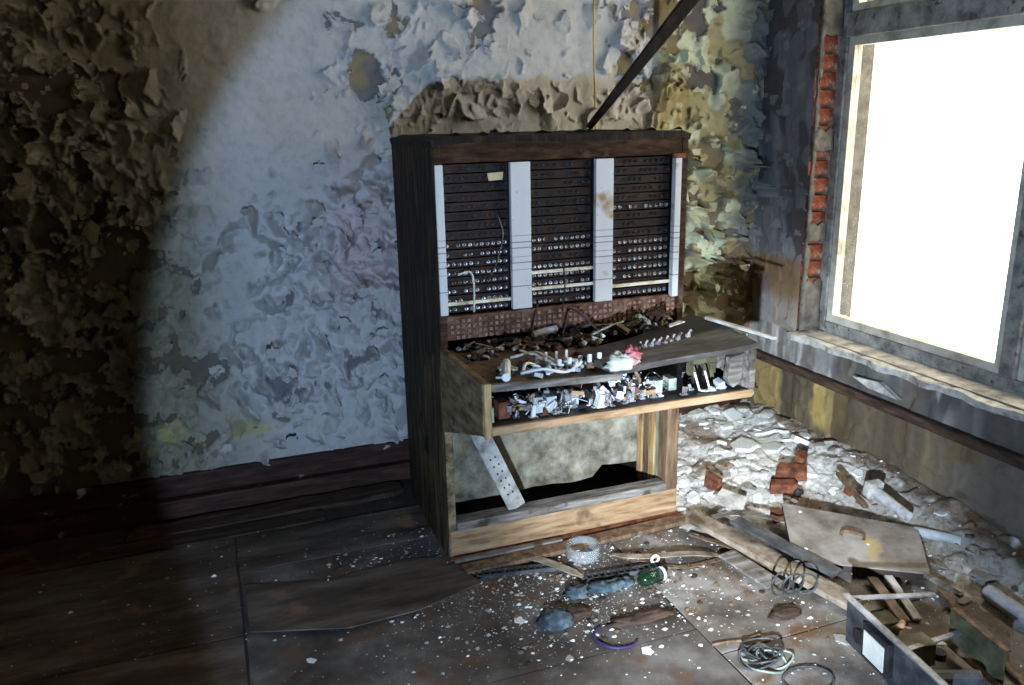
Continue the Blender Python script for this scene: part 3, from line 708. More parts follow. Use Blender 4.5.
for k in range(80):       # rows of small relay parts on the shelf
    x = U(-1.77, -1.17); y = U(-1.21, -1.0); h = U(.012, .06); w_ = U(.008, .022)
    if k > 70: x = U(-1.17, -.96); h *= .5
    m = random.choice(['white_plastic', 'bluegrey', 'steel', 'black', 'white_plastic', 'jack_metal', 'rust', 'palecloth'])
    b = MB().bar((x, y, .668), (x+U(-.02, .02), y+U(-.015, .015), .668+h), w_, w_*U(.6, 2), (0, 1, 0)); b.box((x-w_, y-.008, .668), (x+w_, y+.008, .674))
    P('spring_set', b, m, .001)
for m, n in (('white_plastic', 16), ('pinkcloth', 5), ('bluegrey', 14), ('black', 16)):
    wi = MB()
    for k in range(n):
        x = U(-1.72, -1.2) if m != 'pinkcloth' else U(-1.5, -1.28); y = U(-1.215, -1.05); z_ = U(.675, .72)
        pts = [(x, y, z_)]
        for q in range(4): pts.append((pts[-1][0]+U(-.035, .035), min(-1.0, max(-1.22, pts[-1][1]+U(-.03, .03))), min(.765, max(.673, pts[-1][2]+U(-.03, .03)))))
        wi.tube(spline(pts, 4), U(.0012, .0024), 5)
    P('wiring', wi, m, 0, kind='stuff', smooth=True)
for k in range(70):
    c_ = Vector((U(-1.74, -1.2), U(-1.22, -1.06), U(.676, .745))); e_ = Euler((U(-.6, .6), U(-.6, .6), U(0, 3.1))).to_matrix()
    a_, b_, t_ = U(.006, .020), U(.004, .010), U(.001, .004)
    P('contact_plate', MB().obox(c_, e_ @ Vector((a_, 0, 0)), e_ @ Vector((0, t_, 0)), e_ @ Vector((0, 0, b_))), random.choice(['white_plastic', 'bluegrey', 'steel', 'black', 'jack_metal', 'white_plastic', 'steel_dark', 'tan_wood']), 0)
for k in range(55):        # loose switch bits on the key plate
    c_ = Vector((U(-1.75, -1.42), U(-1.21, -1.08), .803)); e_ = Euler((U(-.3, .3), U(-.3, .3), U(0, 3.1))).to_matrix()
    a_, b_, t_ = U(.004, .014), U(.003, .008), U(.003, .006)
    P('switch_piece', MB().obox(c_, e_ @ Vector((a_, 0, 0)), e_ @ Vector((0, t_, 0)), e_ @ Vector((0, 0, b_))), random.choice(['white_plastic', 'bluegrey', 'steel', 'black', 'rust', 'white_plastic', 'steel_dark', 'brown_wood']), 0)
# crumpled red and pale cloth on the lid edge
def rag(name, c, rx_, ry_, rz_, m, seed, parent=None, n=14):
    g = []
    for i in range(n+1):
        th = math.pi*i/n; r = []
        for j in range(n+1):
            ph = 2*math.pi*j/n
            k = .30+1.35*float(fbm(4*math.sin(th)*math.cos(ph)+5+seed, 4*math.sin(th)*math.sin(ph)+4*math.cos(th), 3, seed))
            if j == n: k = .30+1.35*float(fbm(4*math.sin(th)+5+seed, 4*math.cos(th), 3, seed))
            r.append((c[0]+rx_*k*math.sin(th)*math.cos(ph), c[1]+ry_*k*math.sin(th)*math.sin(ph), max(c[2], c[2]+rz_*(k*math.cos(th)+.6))))
        g.append(r)
    return MB().surf(g)
def single(name, mb, mat, label, cat, group=None, org=None, smooth=False, bevel=0):
    xs_ = [v[0] for v in mb.v]; y_ = [v[1] for v in mb.v]; z_ = [v[2] for v in mb.v]
    org = org or ((min(xs_)+max(xs_))/2, (min(y_)+max(y_))/2, min(z_))
    return tag(mb.build(name, mat, None, org=org, smooth=smooth, bevel=bevel), label, cat, group)
single('rag', rag('rag', (-1.375, -1.235, .800), .042, .036, .030, 'palecloth', 4), 'palecloth', 'crumpled pale green rag on the front edge of the key desk', 'rag', smooth=True)
single('rag', rag('rag', (-1.332, -1.225, .806), .032, .028, .034, 'pinkcloth', 9), 'pinkcloth', 'crumpled red and pink cloth scrap beside the pale rag on the desk', 'rag', smooth=True)
# leaning perforated strut
q0, q1 = Vector((-1.705, -.815, .50)), Vector((-1.548, -.772, .152))
st = thing('perforated_strut', 'pale perforated bar leaning diagonally in the open knee space of the switchboard', 'bar', tuple(q1))
d = (q1-q0).normalized(); sd = Vector((d.z, 0, -d.x)).normalized(); nn = sd.cross(d).normalized()
if nn.y > 0: nn = -nn
MB().obox((q0+q1)/2, (q1-q0)/2, sd*.034, nn*.005).build('bar', 'sill', st, bevel=.003)
for k in range(6):
    for s_ in (-1, 1):
        c = q0+(q1-q0)*(.35+.09*k)+sd*.010*s_+nn*.005
        MB().obox(c, d*.004, sd*.003, nn*.001).build('hole', 'black', st)

# debris lying on the back of the desk
def lump(c, r, seed=None, flat=.6, n=7):
    seed = seed if seed is not None else random.randint(0, 999); rr = random.Random(seed)
    V = []; 
    for i in range(4):
        zz = (-1, -.4, .4, 1)[i]; rad = (.62, 1, .95, .5)[i]
        for j in range(n):
            t = 2*math.pi*j/n+rr.uniform(-.3, .3); k = rad*rr.uniform(.7, 1.15)*r
            V.append((c[0]+k*math.cos(t), c[1]+k*math.sin(t)*rr.uniform(.75, 1), c[2]+r*flat*(zz+1)+rr.uniform(-.12, .12)*r*(i > 0)))
    F = [tuple(range(n-1, -1, -1)), tuple(range(3*n, 4*n))]
    for i in range(3): F += [(i*n+j, i*n+(j+1) % n, (i+1)*n+(j+1) % n, (i+1)*n+j) for j in range(n)]
    return MB().add(V, F)
LUMPS = {}
def lumpobj(name, loc, r, mat, label, cat, group, flat=.6, rot=None):
    key = (mat, flat, random.randint(0, 5))
    if key not in LUMPS:
        me = bpy.data.meshes.new(name); b = lump((0, 0, 0), 1.0, (sum(map(ord, mat))*31+key[2]*7) % 997, flat); me.from_pydata(b.v, [], b.f); me.update(); me.materials.append(MATS[mat]); LUMPS[key] = me
    o = bpy.data.objects.new(name, LUMPS[key]); COL.objects.link(o); o.location = loc; o.scale = (r, r*U(.7, 1), r*U(.7, 1))
    o.rotation_euler = rot or (U(-.15, .15), U(-.15, .15), U(0, 6.28)); return tag(o, label, cat, group)
def deskz(x, y): return .801 if x < -1.33 else .80+.036*max(0, (x+1.4)/.52)**1.4+.012
for k in range(120):
    x = U(XL+.05, XR-.10); y = U(-.98, -.81) if x < -1.3 else U(-.93, -.81)
    lumpobj('rubble_bit', (x, y, .80+(0 if x < -1.3 else .012)), U(.006, .019), random.choice(['plaster_dim', 'steel', 'bluegrey', 'rust', 'black', 'black', 'plaster', 'cab_brown', 'brown_wood', 'steel_dark']),
            'small bit of rubble lying along the back of the key desk', 'rubble', 'rubble bits on the key desk')
for k in range(60):
    x = U(XL+.05, XR-.08); y = U(-.93, -.815); c_ = Vector((x, y, .815 if x < -1.3 else .835)); e_ = Euler((U(-.5, .5), U(-.5, .5), U(0, 3.1))).to_matrix()
    mb = MB().obox(c_, e_ @ Vector((U(.010, .035), 0, 0)), e_ @ Vector((0, U(.004, .014), 0)), e_ @ Vector((0, 0, U(.002, .006))))
    single('shard', mb, random.choice(['cab_brown', 'black', 'black', 'plank_dark', 'steel_dark', 'grey_wood', 'rust', 'bluegrey', 'brown_wood']), 'flat dark shard in the clutter along the back of the key desk', 'shard', 'shards on the key desk')
single('cylinder_fuse', MB().tube([(-1.50, -.83, .822), (-1.405, -.815, .832)], .014, 10), 'bluegrey', 'pale grey tube lying below the middle of the jack field', 'tube')
single('bakelite_horn', MB().tube([(-1.06, -.83, .845), (-.995, -.85, .850)], [.012, .034], 12), 'cab_brown', 'brown cone-shaped mouthpiece at the back right of the desk', 'mouthpiece')
single('glass_knob', lump((-1.10, -.845, .828), .020, 5, .8), 'greengrey', 'round pale green knob beside the brown cone on the desk', 'knob', smooth=True)
for pts, r, m, lb_ in (([(-1.52, -.87, .82), (-1.50, -.84, .88), (-1.48, -.83, .93)], .004, 'black', 'short black wire rising in front of the rusty lamp panel'),
                     ([(-1.40, -.86, .82), (-1.36, -.83, .90), (-1.31, -.85, .87), (-1.27, -.88, .82)], .004, 'black', 'looped black wire in front of the middle of the lamp panel'),
                     ([(-1.33, -.93, .826), (-1.24, -.90, .842), (-1.17, -.87, .846)], .004, 'greengrey', 'short green wire on the back of the desk'),
                     ([(-1.62, -.90, .812), (-1.5, -.895, .815), (-1.38, -.90, .815)], .007, 'black', 'long black cord lying across the back of the left key plate')):
    single('wire', MB().tube(spline(pts, 6), r, 6), m, lb_, 'wire', smooth=True)
a, b = onplane(738, 336, 2, .850), onplane(772, 352, 2, .838)
single('lath', MB().bar((-.90, -.98, .856), (-.835, -1.275, .846), .016, .010), 'sill', 'thin white lath sticking out over the right end of the desk', 'lath')
a = Vector((-1.27, -.90, .808)); 
single('torn_sheet', MB().slab([(-1.06, -1.0, .845), (-.99, -.985, .853), (-1.0, -.965, .853), (-1.05, -.975, .846)], .003), 'plaster', 'small white scrap on the dark rear leaf of the lid', 'scrap')

# ------------------------------------------------------------------ lath leaning above the cabinet and yellow cable
lo = Vector((-1.055, -.34, ZT+.012)); hi0 = onplane(690, 0, 1, -.62)
hi = lo+(hi0-lo)*((2.985-lo.z)/(hi0.z-lo.z))
dirn = (hi-lo).normalized(); sdv = Vector((dirn.z, 0, -dirn.x)).normalized()
V = []
for p_, w_ in ((lo, .022), (lo+(hi-lo)*.25, .05), (hi, .085)):
    for (i, j) in ((-1, -1), (1, -1), (1, 1), (-1, 1)): V.append(p_+sdv*w_*.5*i+Vector((0, 1, 0))*.012*j)
F = [(3, 2, 1, 0), (8, 9, 10, 11)]
for k in (0, 4): F += [(k+i, k+(i+1) % 4, k+4+(i+1) % 4, k+4+i) for i in range(4)]
single('fallen_lath', MB().add(V, F), 'cab_dark', 'dark splintered lath hanging down from above onto the cabinet top', 'lath', bevel=.002)
yc = onplane(594, 60, 1, -.02)
single('yellow_cable', MB().tube(spline([(yc.x-.004+.006*math.sin(k*1.3), -.034, 1.3+.17*k) for k in range(11)], 3), .004, 6), 'yellowcable', 'thin yellow cable running up the wall behind the cabinet', 'cable', smooth=True)

# ================================================================== things on the floor
# brown hatch board with a rusty handle, lying on the rubble
hc = [GZ(782, 503, .100), GZ(918, 528, .075), GZ(930, 574, .050), GZ(794, 560, .062)]
hb = thing('hatch_board', 'flat grey-brown hatch board with a rusty handle lying on the rubble', 'board', (hc[3].x, hc[3].y, hc[2].z-.02))
MB().slab([hc[0], hc[3], hc[2], hc[1]], .003, (0, 0, 1)).build('panel', 'board', hb)
MB().slab([v-Vector((0, 0, .0031)) for v in (hc[0], hc[3], hc[2], hc[1])], .022, (0, 0, 1)).build('core', 'board_edge', hb, bevel=.002)
ctr = sum(hc, Vector())/4; dv = (hc[1]-hc[0]).normalized()
def onh(px, py): 
    n_ = (hc[1]-hc[0]).cross(hc[3]-hc[0]); r_ = ray(px, py); return CAM+r_*((hc[0]-CAM).dot(n_)/r_.dot(n_))
h0, h1 = onh(841, 535), onh(864, 540)
zv = Vector((0, 0, 1))
MB().tube([h0+zv*.002, h0+zv*.014, h0+(h1-h0)*.15+zv*.020, h0+(h1-h0)*.85+zv*.020, h1+zv*.014, h1+zv*.002], .006, 8)\
    .build('handle', 'brown_wood', hb, smooth=True)
for px, py in ((806, 549), (868, 545), (800, 512)):
    c = onh(px, py); MB().box((c.x-.005, c.y-.005, c.z-.002), (c.x+.005, c.y+.005, c.z+.004)).build('nail_head', 'plaster', hb, bevel=.001)

# broken red bricks
def brick(px, py, L, W, H, ang, tilt, label, mat='rust', lift=0):
    p = G(px, py); z = HT(p.x, p.y)+lift
    me = MB(); e = Euler((tilt, 0, ang)).to_matrix()
    V = []
    for (x, y, zz) in [(-1, -1, 0), (1, -1, 0), (1.0, 1, 0), (-.8, 1, 0), (-1, -.95, 1), (.9, -1, 1), (1.0, .9, 1), (-.7, 1, 1)]:
        V.append(Vector((p.x, p.y, z))+e @ Vector((x*L/2, y*W/2, zz*H)))
    me.add(V, [(3, 2, 1, 0), (4, 5, 6, 7), (0, 1, 5, 4), (1, 2, 6, 5), (2, 3, 7, 6), (3, 0, 4, 7)])
    return single('brick', me, mat, label, 'brick', bevel=.004)
brick(782, 490, .115, .055, .042, -.35, .1, 'nearest broken red brick piece in the white rubble', 'rust')
brick(790, 477, .13, .06, .05, -.55, .35, 'broken red brick tilted behind the nearest one in the white rubble', 'rust', .012)
brick(799, 468, .08, .045, .03, .7, .2, 'thin upright red brick sliver at the back of the brick pieces', 'rust', .03)
brick(848, 504, .05, .035, .022, .3, .2, 'small orange brick chip above the hatch board', 'brick')
brick(712, 490, .025, .08, .07, .25, .1, 'upright reddish brick fragment beside the cabinet corner', 'rust')
brick(776, 520, .05, .04, .045, .2, .1, 'small dark red brick piece beside the left corner of the hatch board')
# tilted cardboard scrap near the cabinet
p = G(728, 497)
single('tin_scrap', MB().slab([GZ(712, 500, .075), GZ(722, 488, .090), GZ(747, 497, .085), GZ(742, 514, .06)], .005), 'sill', 'tilted pale board scrap with rusty edge right of the cabinet', 'scrap', bevel=.001)
c = G(798, 496); lumpobj('black_stone', (c.x, c.y, HT(c.x, c.y)), .022, 'black', 'small black stone right of the nearest brick piece', 'stone', None, .8)

# planks
def plank(pa, pb, za, zb, wd, th, mat, label, name='plank', bev=.002, cat='plank'):
    a = GZ(*pa, za); b = GZ(*pb, zb)
    return single(name, MB().bar(a, b, wd, th), mat, label, cat, bevel=bev)
plank((692, 516), (858, 606), .055, .028, .075, .022, 'old_wood', 'long pale plank running from the cabinet corner to the metal chassis')
plank((735, 520), (838, 574), .085, .060, .060, .012, 'steel_dark', 'dark narrow board lying beside the long pale plank under the hatch board')
plank((726, 553), (775, 585), .030, .020, .075, .010, 'grey_wood', 'short grey board under the left side of the long pale plank')
plank((838, 473), (866, 507), .155, .125, .022, .014, 'brown_wood', 'thin dark stick stuck in the rubble near the window wall')
plank((872, 578), (905, 622), .030, .018, .035, .012, 'old_wood', 'narrow reddish lath in front of the hatch board, left of the pale metal strip')
plank((888, 576), (918, 620), .034, .020, .028, .010, 'sill', 'narrow pale metal strip between the hatch board and the chassis', 'metal_strip', cat='strip')
plank((925, 575), (962, 596), .045, .035, .020, .012, 'grey_wood', 'short dark batten off the front right corner of the hatch board')
plank((940, 590), (1030, 690), .030, .020, .022, .012, 'brown_wood', 'long thin dark lath running to the bottom right beside the chassis')
# boards directly in front of the plinth
single('plank', MB().bar((-1.80, -.905, .018), (-.88, -.870, .020), .062, .016), 'brown_wood', 'reddish brown board on the floor along the front of the plinth', 'plank', bevel=.003)
single('plank', MB().bar((-1.82, -.850, .030), (-1.40, -.845, .024), .022, .012), 'grey_wood', 'grey splintered batten touching the left end of the plinth', 'plank', bevel=.002)
# curved veneer strips
def strip(pts, wd, th, mat, label, name='veneer_strip', cat='strip'):
    path = spline([GZ(x, y, z) for (x, y, z) in pts], 5); g = []
    for i, p_ in enumerate(path):
        d_ = (path[min(i+1, len(path)-1)]-path[max(i-1, 0)]).normalized(); s__ = Vector((-d_.y, d_.x, 0)).normalized()
        k = wd*(1 if 1 < i < len(path)-2 else .55)
        g.append([p_+s__*k/2, p_, p_-s__*k/2])
    mb = MB().surf([list(reversed(r)) for r in g], th)
    return single(name, mb, mat, label, cat)
strip([(612, 554, .022), (640, 556, .034), (690, 553, .036), (722, 555, .016)], .030, .004, 'old_wood', 'curved pale wood strip lying right of the clear ring')
strip([(492, 549, .020), (530, 556, .026), (560, 566, .022), (583, 576, .014)], .034, .004, 'old_wood', 'thin tan wood strip lying left of the clear ring')
strip([(640, 560, .014), (690, 566, .016), (760, 545, .02)], .018, .003, 'brown_wood', 'dark bent wood strip below the curved pale strip')
strip([(700, 520, .05), (740, 512, .07), (790, 522, .07)], .03, .003, 'grey_wood', 'grey splintered strip across the upper end of the long pale plank')
strip([(690, 534, .03), (735, 548, .03), (775, 570, .02)], .025, .004, 'brown_wood', 'dark splintered strip left of the long pale plank')
# toothed cable combs
def comb(pa, pb, label):
    a = GZ(*pa, .014); b = GZ(*pb, .014); d_ = (b-a); L = d_.length; d_.normalize(); s__ = Vector((-d_.y, d_.x, 0))
    t = thing('cable_comb', label, 'comb', tuple((a+b)/2-Vector((0, 0, .007))))
    MB().bar(a+s__*.016, b+s__*.016, .006, .014).build('rail', 'rubber', t); MB().bar(a-s__*.016, b-s__*.016, .006, .014).build('rail', 'steel_dark', t)
    n_ = int(L/.022)
    for k in range(n_+1):
        c = a+d_*(L*k/n_); MB().obox(c, d_*.004, s__*.014, Vector((0, 0, .006))).build('rung', 'rubber', t)
comb((477, 575), (560, 566), 'black toothed strip lying left, in front of the plinth')
comb((586, 578), (662, 566), 'black toothed strip lying right, between the clear ring and the green glass')
# clear ring (open plastic cup rim)
p = G(583, 556); rr = .062
g = []
for i in range(33):
    t = 2*math.pi*i/32; ca, sa = math.cos(t), math.sin(t)
    g.append([(p.x+r_*ca, p.y+r_*sa, FZ+z_) for (r_, z_) in ((rr-.006, .048), (rr, .050), (rr, .004), (rr-.004, .0), (rr-.006, .005), (rr-.006, .048))])
single('plastic_ring', MB().surf(g), 'clearplastic', 'round clear plastic ring standing open on the floor before the plinth', 'ring', smooth=True)
p = G(655, 565)
single('ceramic_ring', MB().tube([(p.x+.014*math.cos(t), p.y, .030+.014*math.sin(t)) for t in [2*math.pi*k/16 for k in range(16)]], .005, 8, True), 'white_plastic', 'small white ceramic ring by the green glass', 'ring', smooth=True)
# green glass piece
a, b = GZ(640, 581, .026), GZ(660, 574, .026)
gg = thing('green_jar', 'small broken green glass jar with pale rim lying on its side', 'jar', (a.x, a.y, FZ))
MB().tube([a, a+(b-a)*.25, b], [.016, .024, .024], 14).build('body', 'greenglass', gg, smooth=True)
dd = (b-a).normalized(); MB().tube([b, b+dd*.012], .025, 14).build('rim', 'palecloth', gg, smooth=True)
# blue rags
for (px, py, rx_, ry_, rz_, lb_) in ((607, 590, .070, .035, .022, 'crumpled blue cloth scrap in the middle of the floor litter'), (577, 596, .040, .030, .02, 'small teal cloth scrap left of the crumpled blue one'),
                                    (556, 623, .050, .050, .022, 'dull blue-grey cloth scrap nearest to the camera'), (625, 585, .03, .025, .016, 'little light blue cloth scrap under the green jar')):
    p = G(px, py); single('cloth_scrap', rag('', (p.x, p.y, FZ), rx_, ry_, rz_, '', px % 50), 'bluecloth', lb_, 'cloth', smooth=True)
for (px, py, rx_, ry_, lb_, m) in ((640, 620, .11, .03, 'dark crumpled strip of bark-like litter below the blue cloth', 'plank_dark'), (575, 615, .05, .035, 'dark brown crumpled scrap between the blue cloths', 'plank_dark'),
                                   (785, 615, .05, .03, 'reddish brown crumpled leaf-like scrap under the wire coil', 'plank_dark')):
    p = G(px, py); single('litter_scrap', rag('', (p.x, p.y, FZ), rx_, ry_, .012, '', px % 41), m, lb_, 'litter', smooth=True)
# purple wire arc
single('purple_wire', MB().tube(spline([GZ(x, y, .012) for (x, y) in ((600, 627), (594, 634), (600, 643), (615, 648), (632, 646), (637, 641))], 5), .0045, 6), 'purple', 'short purple wire bent in an arc on the floor', 'wire', smooth=True)
# wire coil over the planks
cc = [GZ(x, 584, .075) for x in (781, 793, 805)]
wc = thing('wire_coil', 'coil of grey wire loops standing on the long pale plank', 'coil', (cc[1].x, cc[1].y, .04))
for k, c in enumerate(cc):
    MB().tube([c+RT*(.036*math.cos(t))+Vector((0, 0, .042*math.sin(t)))+FW*(.02*math.cos(t+k)) for t in [2*math.pi*i/24 for i in range(24)]], .0035, 6, True).build('loop', 'steel_dark', wc, smooth=True)
# wire bundle and rings at the bottom
p = G(765, 658)
wbn = thing('wire_bundle', 'tangled bundle of grey-green wire on the floor sheets', 'wire', (p.x, p.y, FZ))
for k in range(9):
    c = Vector((p.x+U(-.03, .03), p.y+U(-.03, .03), .014+.006*(k % 3))); r_ = U(.025, .05)
    MB().tube([c+Vector((r_*math.cos(t)*1.2, r_*math.sin(t), .008*math.sin(2*t+k))) for t in [2*math.pi*i/18 for i in range(18)]], .0035, 5, True).build('loop', 'greengrey' if k % 3 == 0 else 'steel_dark', wbn, smooth=True)
single('wire', MB().tube(spline([GZ(x, y, .012) for (x, y) in ((712, 645), (728, 642), (745, 640), (760, 634))], 4), .005, 6), 'brown_wood', 'straight rusty wire reaching left from the wire bundle', 'wire', smooth=True)
p = G(808, 682)
single('wire_ring', MB().tube([(p.x+.075*math.cos(t), p.y+.055*math.sin(t), .014) for t in [2*math.pi*i/28 for i in range(28)]], .004, 6, True), 'steel_dark', 'thin grey wire ring at the bottom edge left of the chassis', 'ring', smooth=True)

# pipes by the window wall
def pipe(pa, pb, za, zb, r, label, mat='pipe', flange=False):
    if flange: a, b = GZ(*pa, za), GZ(*pb, zb)
    for _ in range(0 if flange else 3):
        a, b = (G(*pa, r), G(*pb, r)) if _ == 0 else (GZ(*pa, za), GZ(*pb, zb))
        za = max(HT(a.x+(b.x-a.x)*t_, a.y+(b.y-a.y)*t_) for t_ in (-.1, 0, .25, .45))+r*.75
        zb = max(HT(a.x+(b.x-a.x)*t_, a.y+(b.y-a.y)*t_) for t_ in (.55, .75, 1))+r*.75
    t = thing('pipe', label, 'pipe', (a.x, a.y, min(za, zb)-r))
    d_ = (b-a).normalized(); sd_ = d_.cross(Vector((0, 0, 1))).normalized(); up_ = sd_.cross(d_)
    ring = lambda c, q: [c+(sd_*math.cos(k*math.pi/7)+up_*math.sin(k*math.pi/7))*q for k in range(14)]
    V = ring(a, r)+ring(b, r)+ring(a, r*.78)+ring(b, r*.78); n = 14; F = []
    for (i0, i1) in ((0, n), (n, 3*n), (3*n, 2*n), (2*n, 0)): F += [(i0+k, i0+(k+1) % n, i1+(k+1) % n, i1+k) for k in range(n)]
    MB().add(V, F).build('tube', mat, t, smooth=False)
    if flange: MB().obox(a-d_*.005, d_*.018, sd_*.034, up_*.034).build('fitting', 'sill', t, bevel=.006)
pipe((874, 490), (908, 517), .146, .118, .021, 'grey pipe with a square fitting behind the hatch board', flange=True)
pipe((915, 531), (962, 541), .125, .135, .018, 'short bluish grey pipe off the right corner of the hatch board', 'bluegrey')
pipe((988, 592), (1032, 622), .085, .075, .026, 'pale pipe at the right edge of the picture')
# plaster ledge slab on the wall under the sill
g0 = [onplane(852, 376, 0, -.05), onplane(878, 382, 0, -.04), onplane(897, 400, 0, -.048), onplane(868, 388, 0, -.055)]
single('plaster_slab', MB().add([tuple(v) for v in g0]+[tuple(v+Vector((.03, 0, -.004))) for v in g0], [(0, 1, 2, 3), (7, 6, 5, 4), (0, 4, 5, 1), (1, 5, 6, 2), (2, 6, 7, 3), (3, 7, 4, 0)]), 'sill', 'pale plaster slab lodged on the rail under the window sill', 'plaster')

# ------------------------------------------------------------------ the metal chassis
fa, fb = GZ(846, 640, .030), GZ(945, 740, .020)       # foot of the front plate
fh = .165
cs = thing('instrument_chassis', 'open metal instrument chassis with dark face plate and meter window', 'chassis', (fa.x, fa.y, .012))
e1 = (fb-fa).normalized(); e2 = Vector((-e1.y, e1.x, 0)); e2 = e2 if e2.x > 0 else -e2
zv = Vector((0, 0, 1)); lean = zv*.97-e2*.05
Lf = (fb-fa).length
def cp(s_, t_, h): return fa+e1*s_+e2*t_+lean*h
MB().obox(cp(Lf/2, 0, fh/2), e1*Lf/2, e2*.003, lean*fh/2).build('face_plate', 'steel_dark', cs, bevel=.002)
MB().obox(cp(Lf/2, -.008, fh-.003), e1*Lf/2, e2*.010, lean*.003).build('plate_flange', 'steel', cs)
mt = MB().obox(cp(.155, -.012, .085), e1*.055, e2*.012, lean*.055).build('meter', 'black', cs, bevel=.004)
MB().obox(cp(.155, -.025, .082), e1*.042, e2*.002, lean*.040).build('meter_window', 'meterwhite', mt, org=cs['_org'])
MB().tube([cp(.075, -.004, .07), cp(.075, -.018, .07)], .022, 12).build('knob', 'black', cs)
wd_ = .27
MB().obox(cp(.20, wd_, .065), e1*.10, e2*.003, lean*.065).build('back_plate', 'olive_dark', cs, bevel=.002)
MB().obox(cp(.20, wd_+.006, .132), e1*.10, e2*.009, lean*.003).build('back_flange', 'brown_wood', cs)
for (s_, h, m) in ((.012, .155, 'steel'), (.20, .10, 'steel')):
    MB().bar(cp(s_, .003, h), cp(s_+.02 if h > .12 else s_-.06, wd_, h-.02), .016, .006).build('cross_bar', m, cs)
MB().bar(cp(.10, wd_, .02), cp(.50, wd_-.02, .02), .018, .012).build('side_rail', 'tan_wood', cs)
for (s_, t_, L_, h) in ((.055, .060, .055, .085), (.155, .095, .06, .075)):
    o = MB().obox(cp(s_, t_, .02+h/2), e1*.030, e2*L_, lean*h/2).build('transformer', 'olive_dark', cs, bevel=.004)
MB().tube([cp(.13, .05, .115), cp(.13, .08, .128), cp(.11, .10, .12)], .010, 8).build('coil', 'tan_wood', cs, smooth=True)
MB().tube([cp(.24, .06, .03), cp(.30, .20, .05)], .030, 10).build('capacitor', 'steel_dark', cs)
MB().tube([cp(.18, .17, .04), cp(.18, .17, .062)], .018, 10).build('socket', 'black', cs)
MB().obox(cp(.33, .14, .03), e1*.05, e2*.08, lean*.022).build('transformer', 'steel_dark', cs, bevel=.004)
MB().obox(cp(.36, .20, .03), e1*.03, e2*.03, lean*.03).build('relay', 'greengrey', cs, bevel=.003)

# ------------------------------------------------------------------ paint flakes on the walls
def flake_mesh(seed, mat):
    rr = random.Random(seed); n = 4; g = []
    curl = rr.uniform(.5, 1.3); wob = [rr.uniform(.72, 1.1) for _ in range(4*n+8)]
    for i in range(n+1):
        u = i/n; r = []
        for j in range(n+1):
            v = j/n-.5
            k = wob[i]*(1-.25*abs(v)) ; wv = wob[8+j]
            a = curl*u
            r.append((v*1.05*wob[4+i % 3]*(1-.35*u*u), -(.04+.34*(1-math.cos(a*1.3))*wv), -u*k*(.95-.12*a)*wv))
        g.append(r)
    mb = MB().surf(g, .03); me = bpy.data.meshes.new('paint_flake'); me.from_pydata(mb.v, [], mb.f); me.update()
    me.polygons.foreach_set('use_smooth', [False]*len(me.polygons)); me.materials.append(MATS[mat]); return me
FL = {m: [flake_mesh(i*7+len(m), m) for i in range(8)] for m in ('flake', 'flake_green', 'flake_grey', 'flake_shade')}
def wallh(x, z):
    return -back_pos(np.array([[x]]), np.array([[z]]))[0, 0, 1]
rs_ = np.random.RandomState(5)
CX = rs_.uniform(-3.35, -.03, 9000); CZ_ = rs_.uniform(.2, 2.05, 9000)
lo_, _, _, cc_, _, _, PP, _, _, _, mm_ = back_fields(CX[:, None], CZ_[:, None]); lo_ = lo_[:, 0]; PP = PP[:, 0]
HH = -back_pos(CX[:, None], CZ_[:, None])[:, 0, 1]
cand = [i for i in range(9000) if lo_[i] > .24 and rs_.rand() < (.9 if abs(mm_[i, 0]) < .03 else .10*lo_[i])]
small = MB(); nbig = 0
for i in cand:
    x, z = CX[i], CZ_[i]
    hidden = (XL+.05 < x-.0 < XR+.25 and z < 1.42)
    if hidden: continue
    m = 'flake_green' if x > -.58 else ('flake_shade' if x < -2.55 else 'flake')
    up = rs_.choice([0, 0, math.pi, rs_.uniform(-1.5, 1.5), rs_.uniform(0, 6.28)])
    if nbig < 290 and rs_.rand() < .5:
        o = bpy.data.objects.new('paint_flake', FL[m][rs_.randint(8)]); COL.objects.link(o); o.parent = wall_back
        s_ = rs_.uniform(.03, .065); o.location = (x, -HH[i]+.001, z); o.scale = (s_, s_*rs_.uniform(.5, .95), s_*rs_.uniform(.7, 1.2)); o.rotation_euler = (rs_.uniform(-.1, .15), up, rs_.uniform(-.2, .2)); nbig += 1
    elif x < -2.6 and lo_[i] > .5 and len(small.v) < 500*6:
        s_ = rs_.uniform(.010, .026); E_ = Euler((0, up, 0)).to_matrix(); pts = []
        for (a, b, c) in ((-.5, -.05, 0), (.5, -.05, 0), (.55, -.25, -.6), (.3, -.55, -1), (-.3, -.5, -.95), (-.5, -.25, -.5)):
            v = E_ @ Vector((a*s_*rs_.uniform(.7, 1.2), b*s_*.9, c*s_)); pts.append((x+v.x, -HH[i]+v.y, z+v.z))
        small.add(pts, [(0, 1, 2, 5), (5, 2, 3, 4)])
small.build('paint_chips', 'flake_shade', wall_back, org=(0, 0, 0), kind='stuff')
# right wall flakes
for k in range(36):
    y = U(-.34, -.03); z = U(.9, 2.05)
    o = bpy.data.objects.new('paint_flake', FL['flake_grey'][k % 8]); COL.objects.link(o); o.parent = wall_right
    hx = float(right_pos(np.array([[y]]), np.array([[z]]))[0, 0, 0])
    s_ = U(.02, .06); o.location = (hx, y, z); o.scale = (s_, s_*.5, s_*U(.8, 1.5)); o.rotation_euler = (0, random.choice([0, 0, 3.14, 1.2]), -math.pi/2)

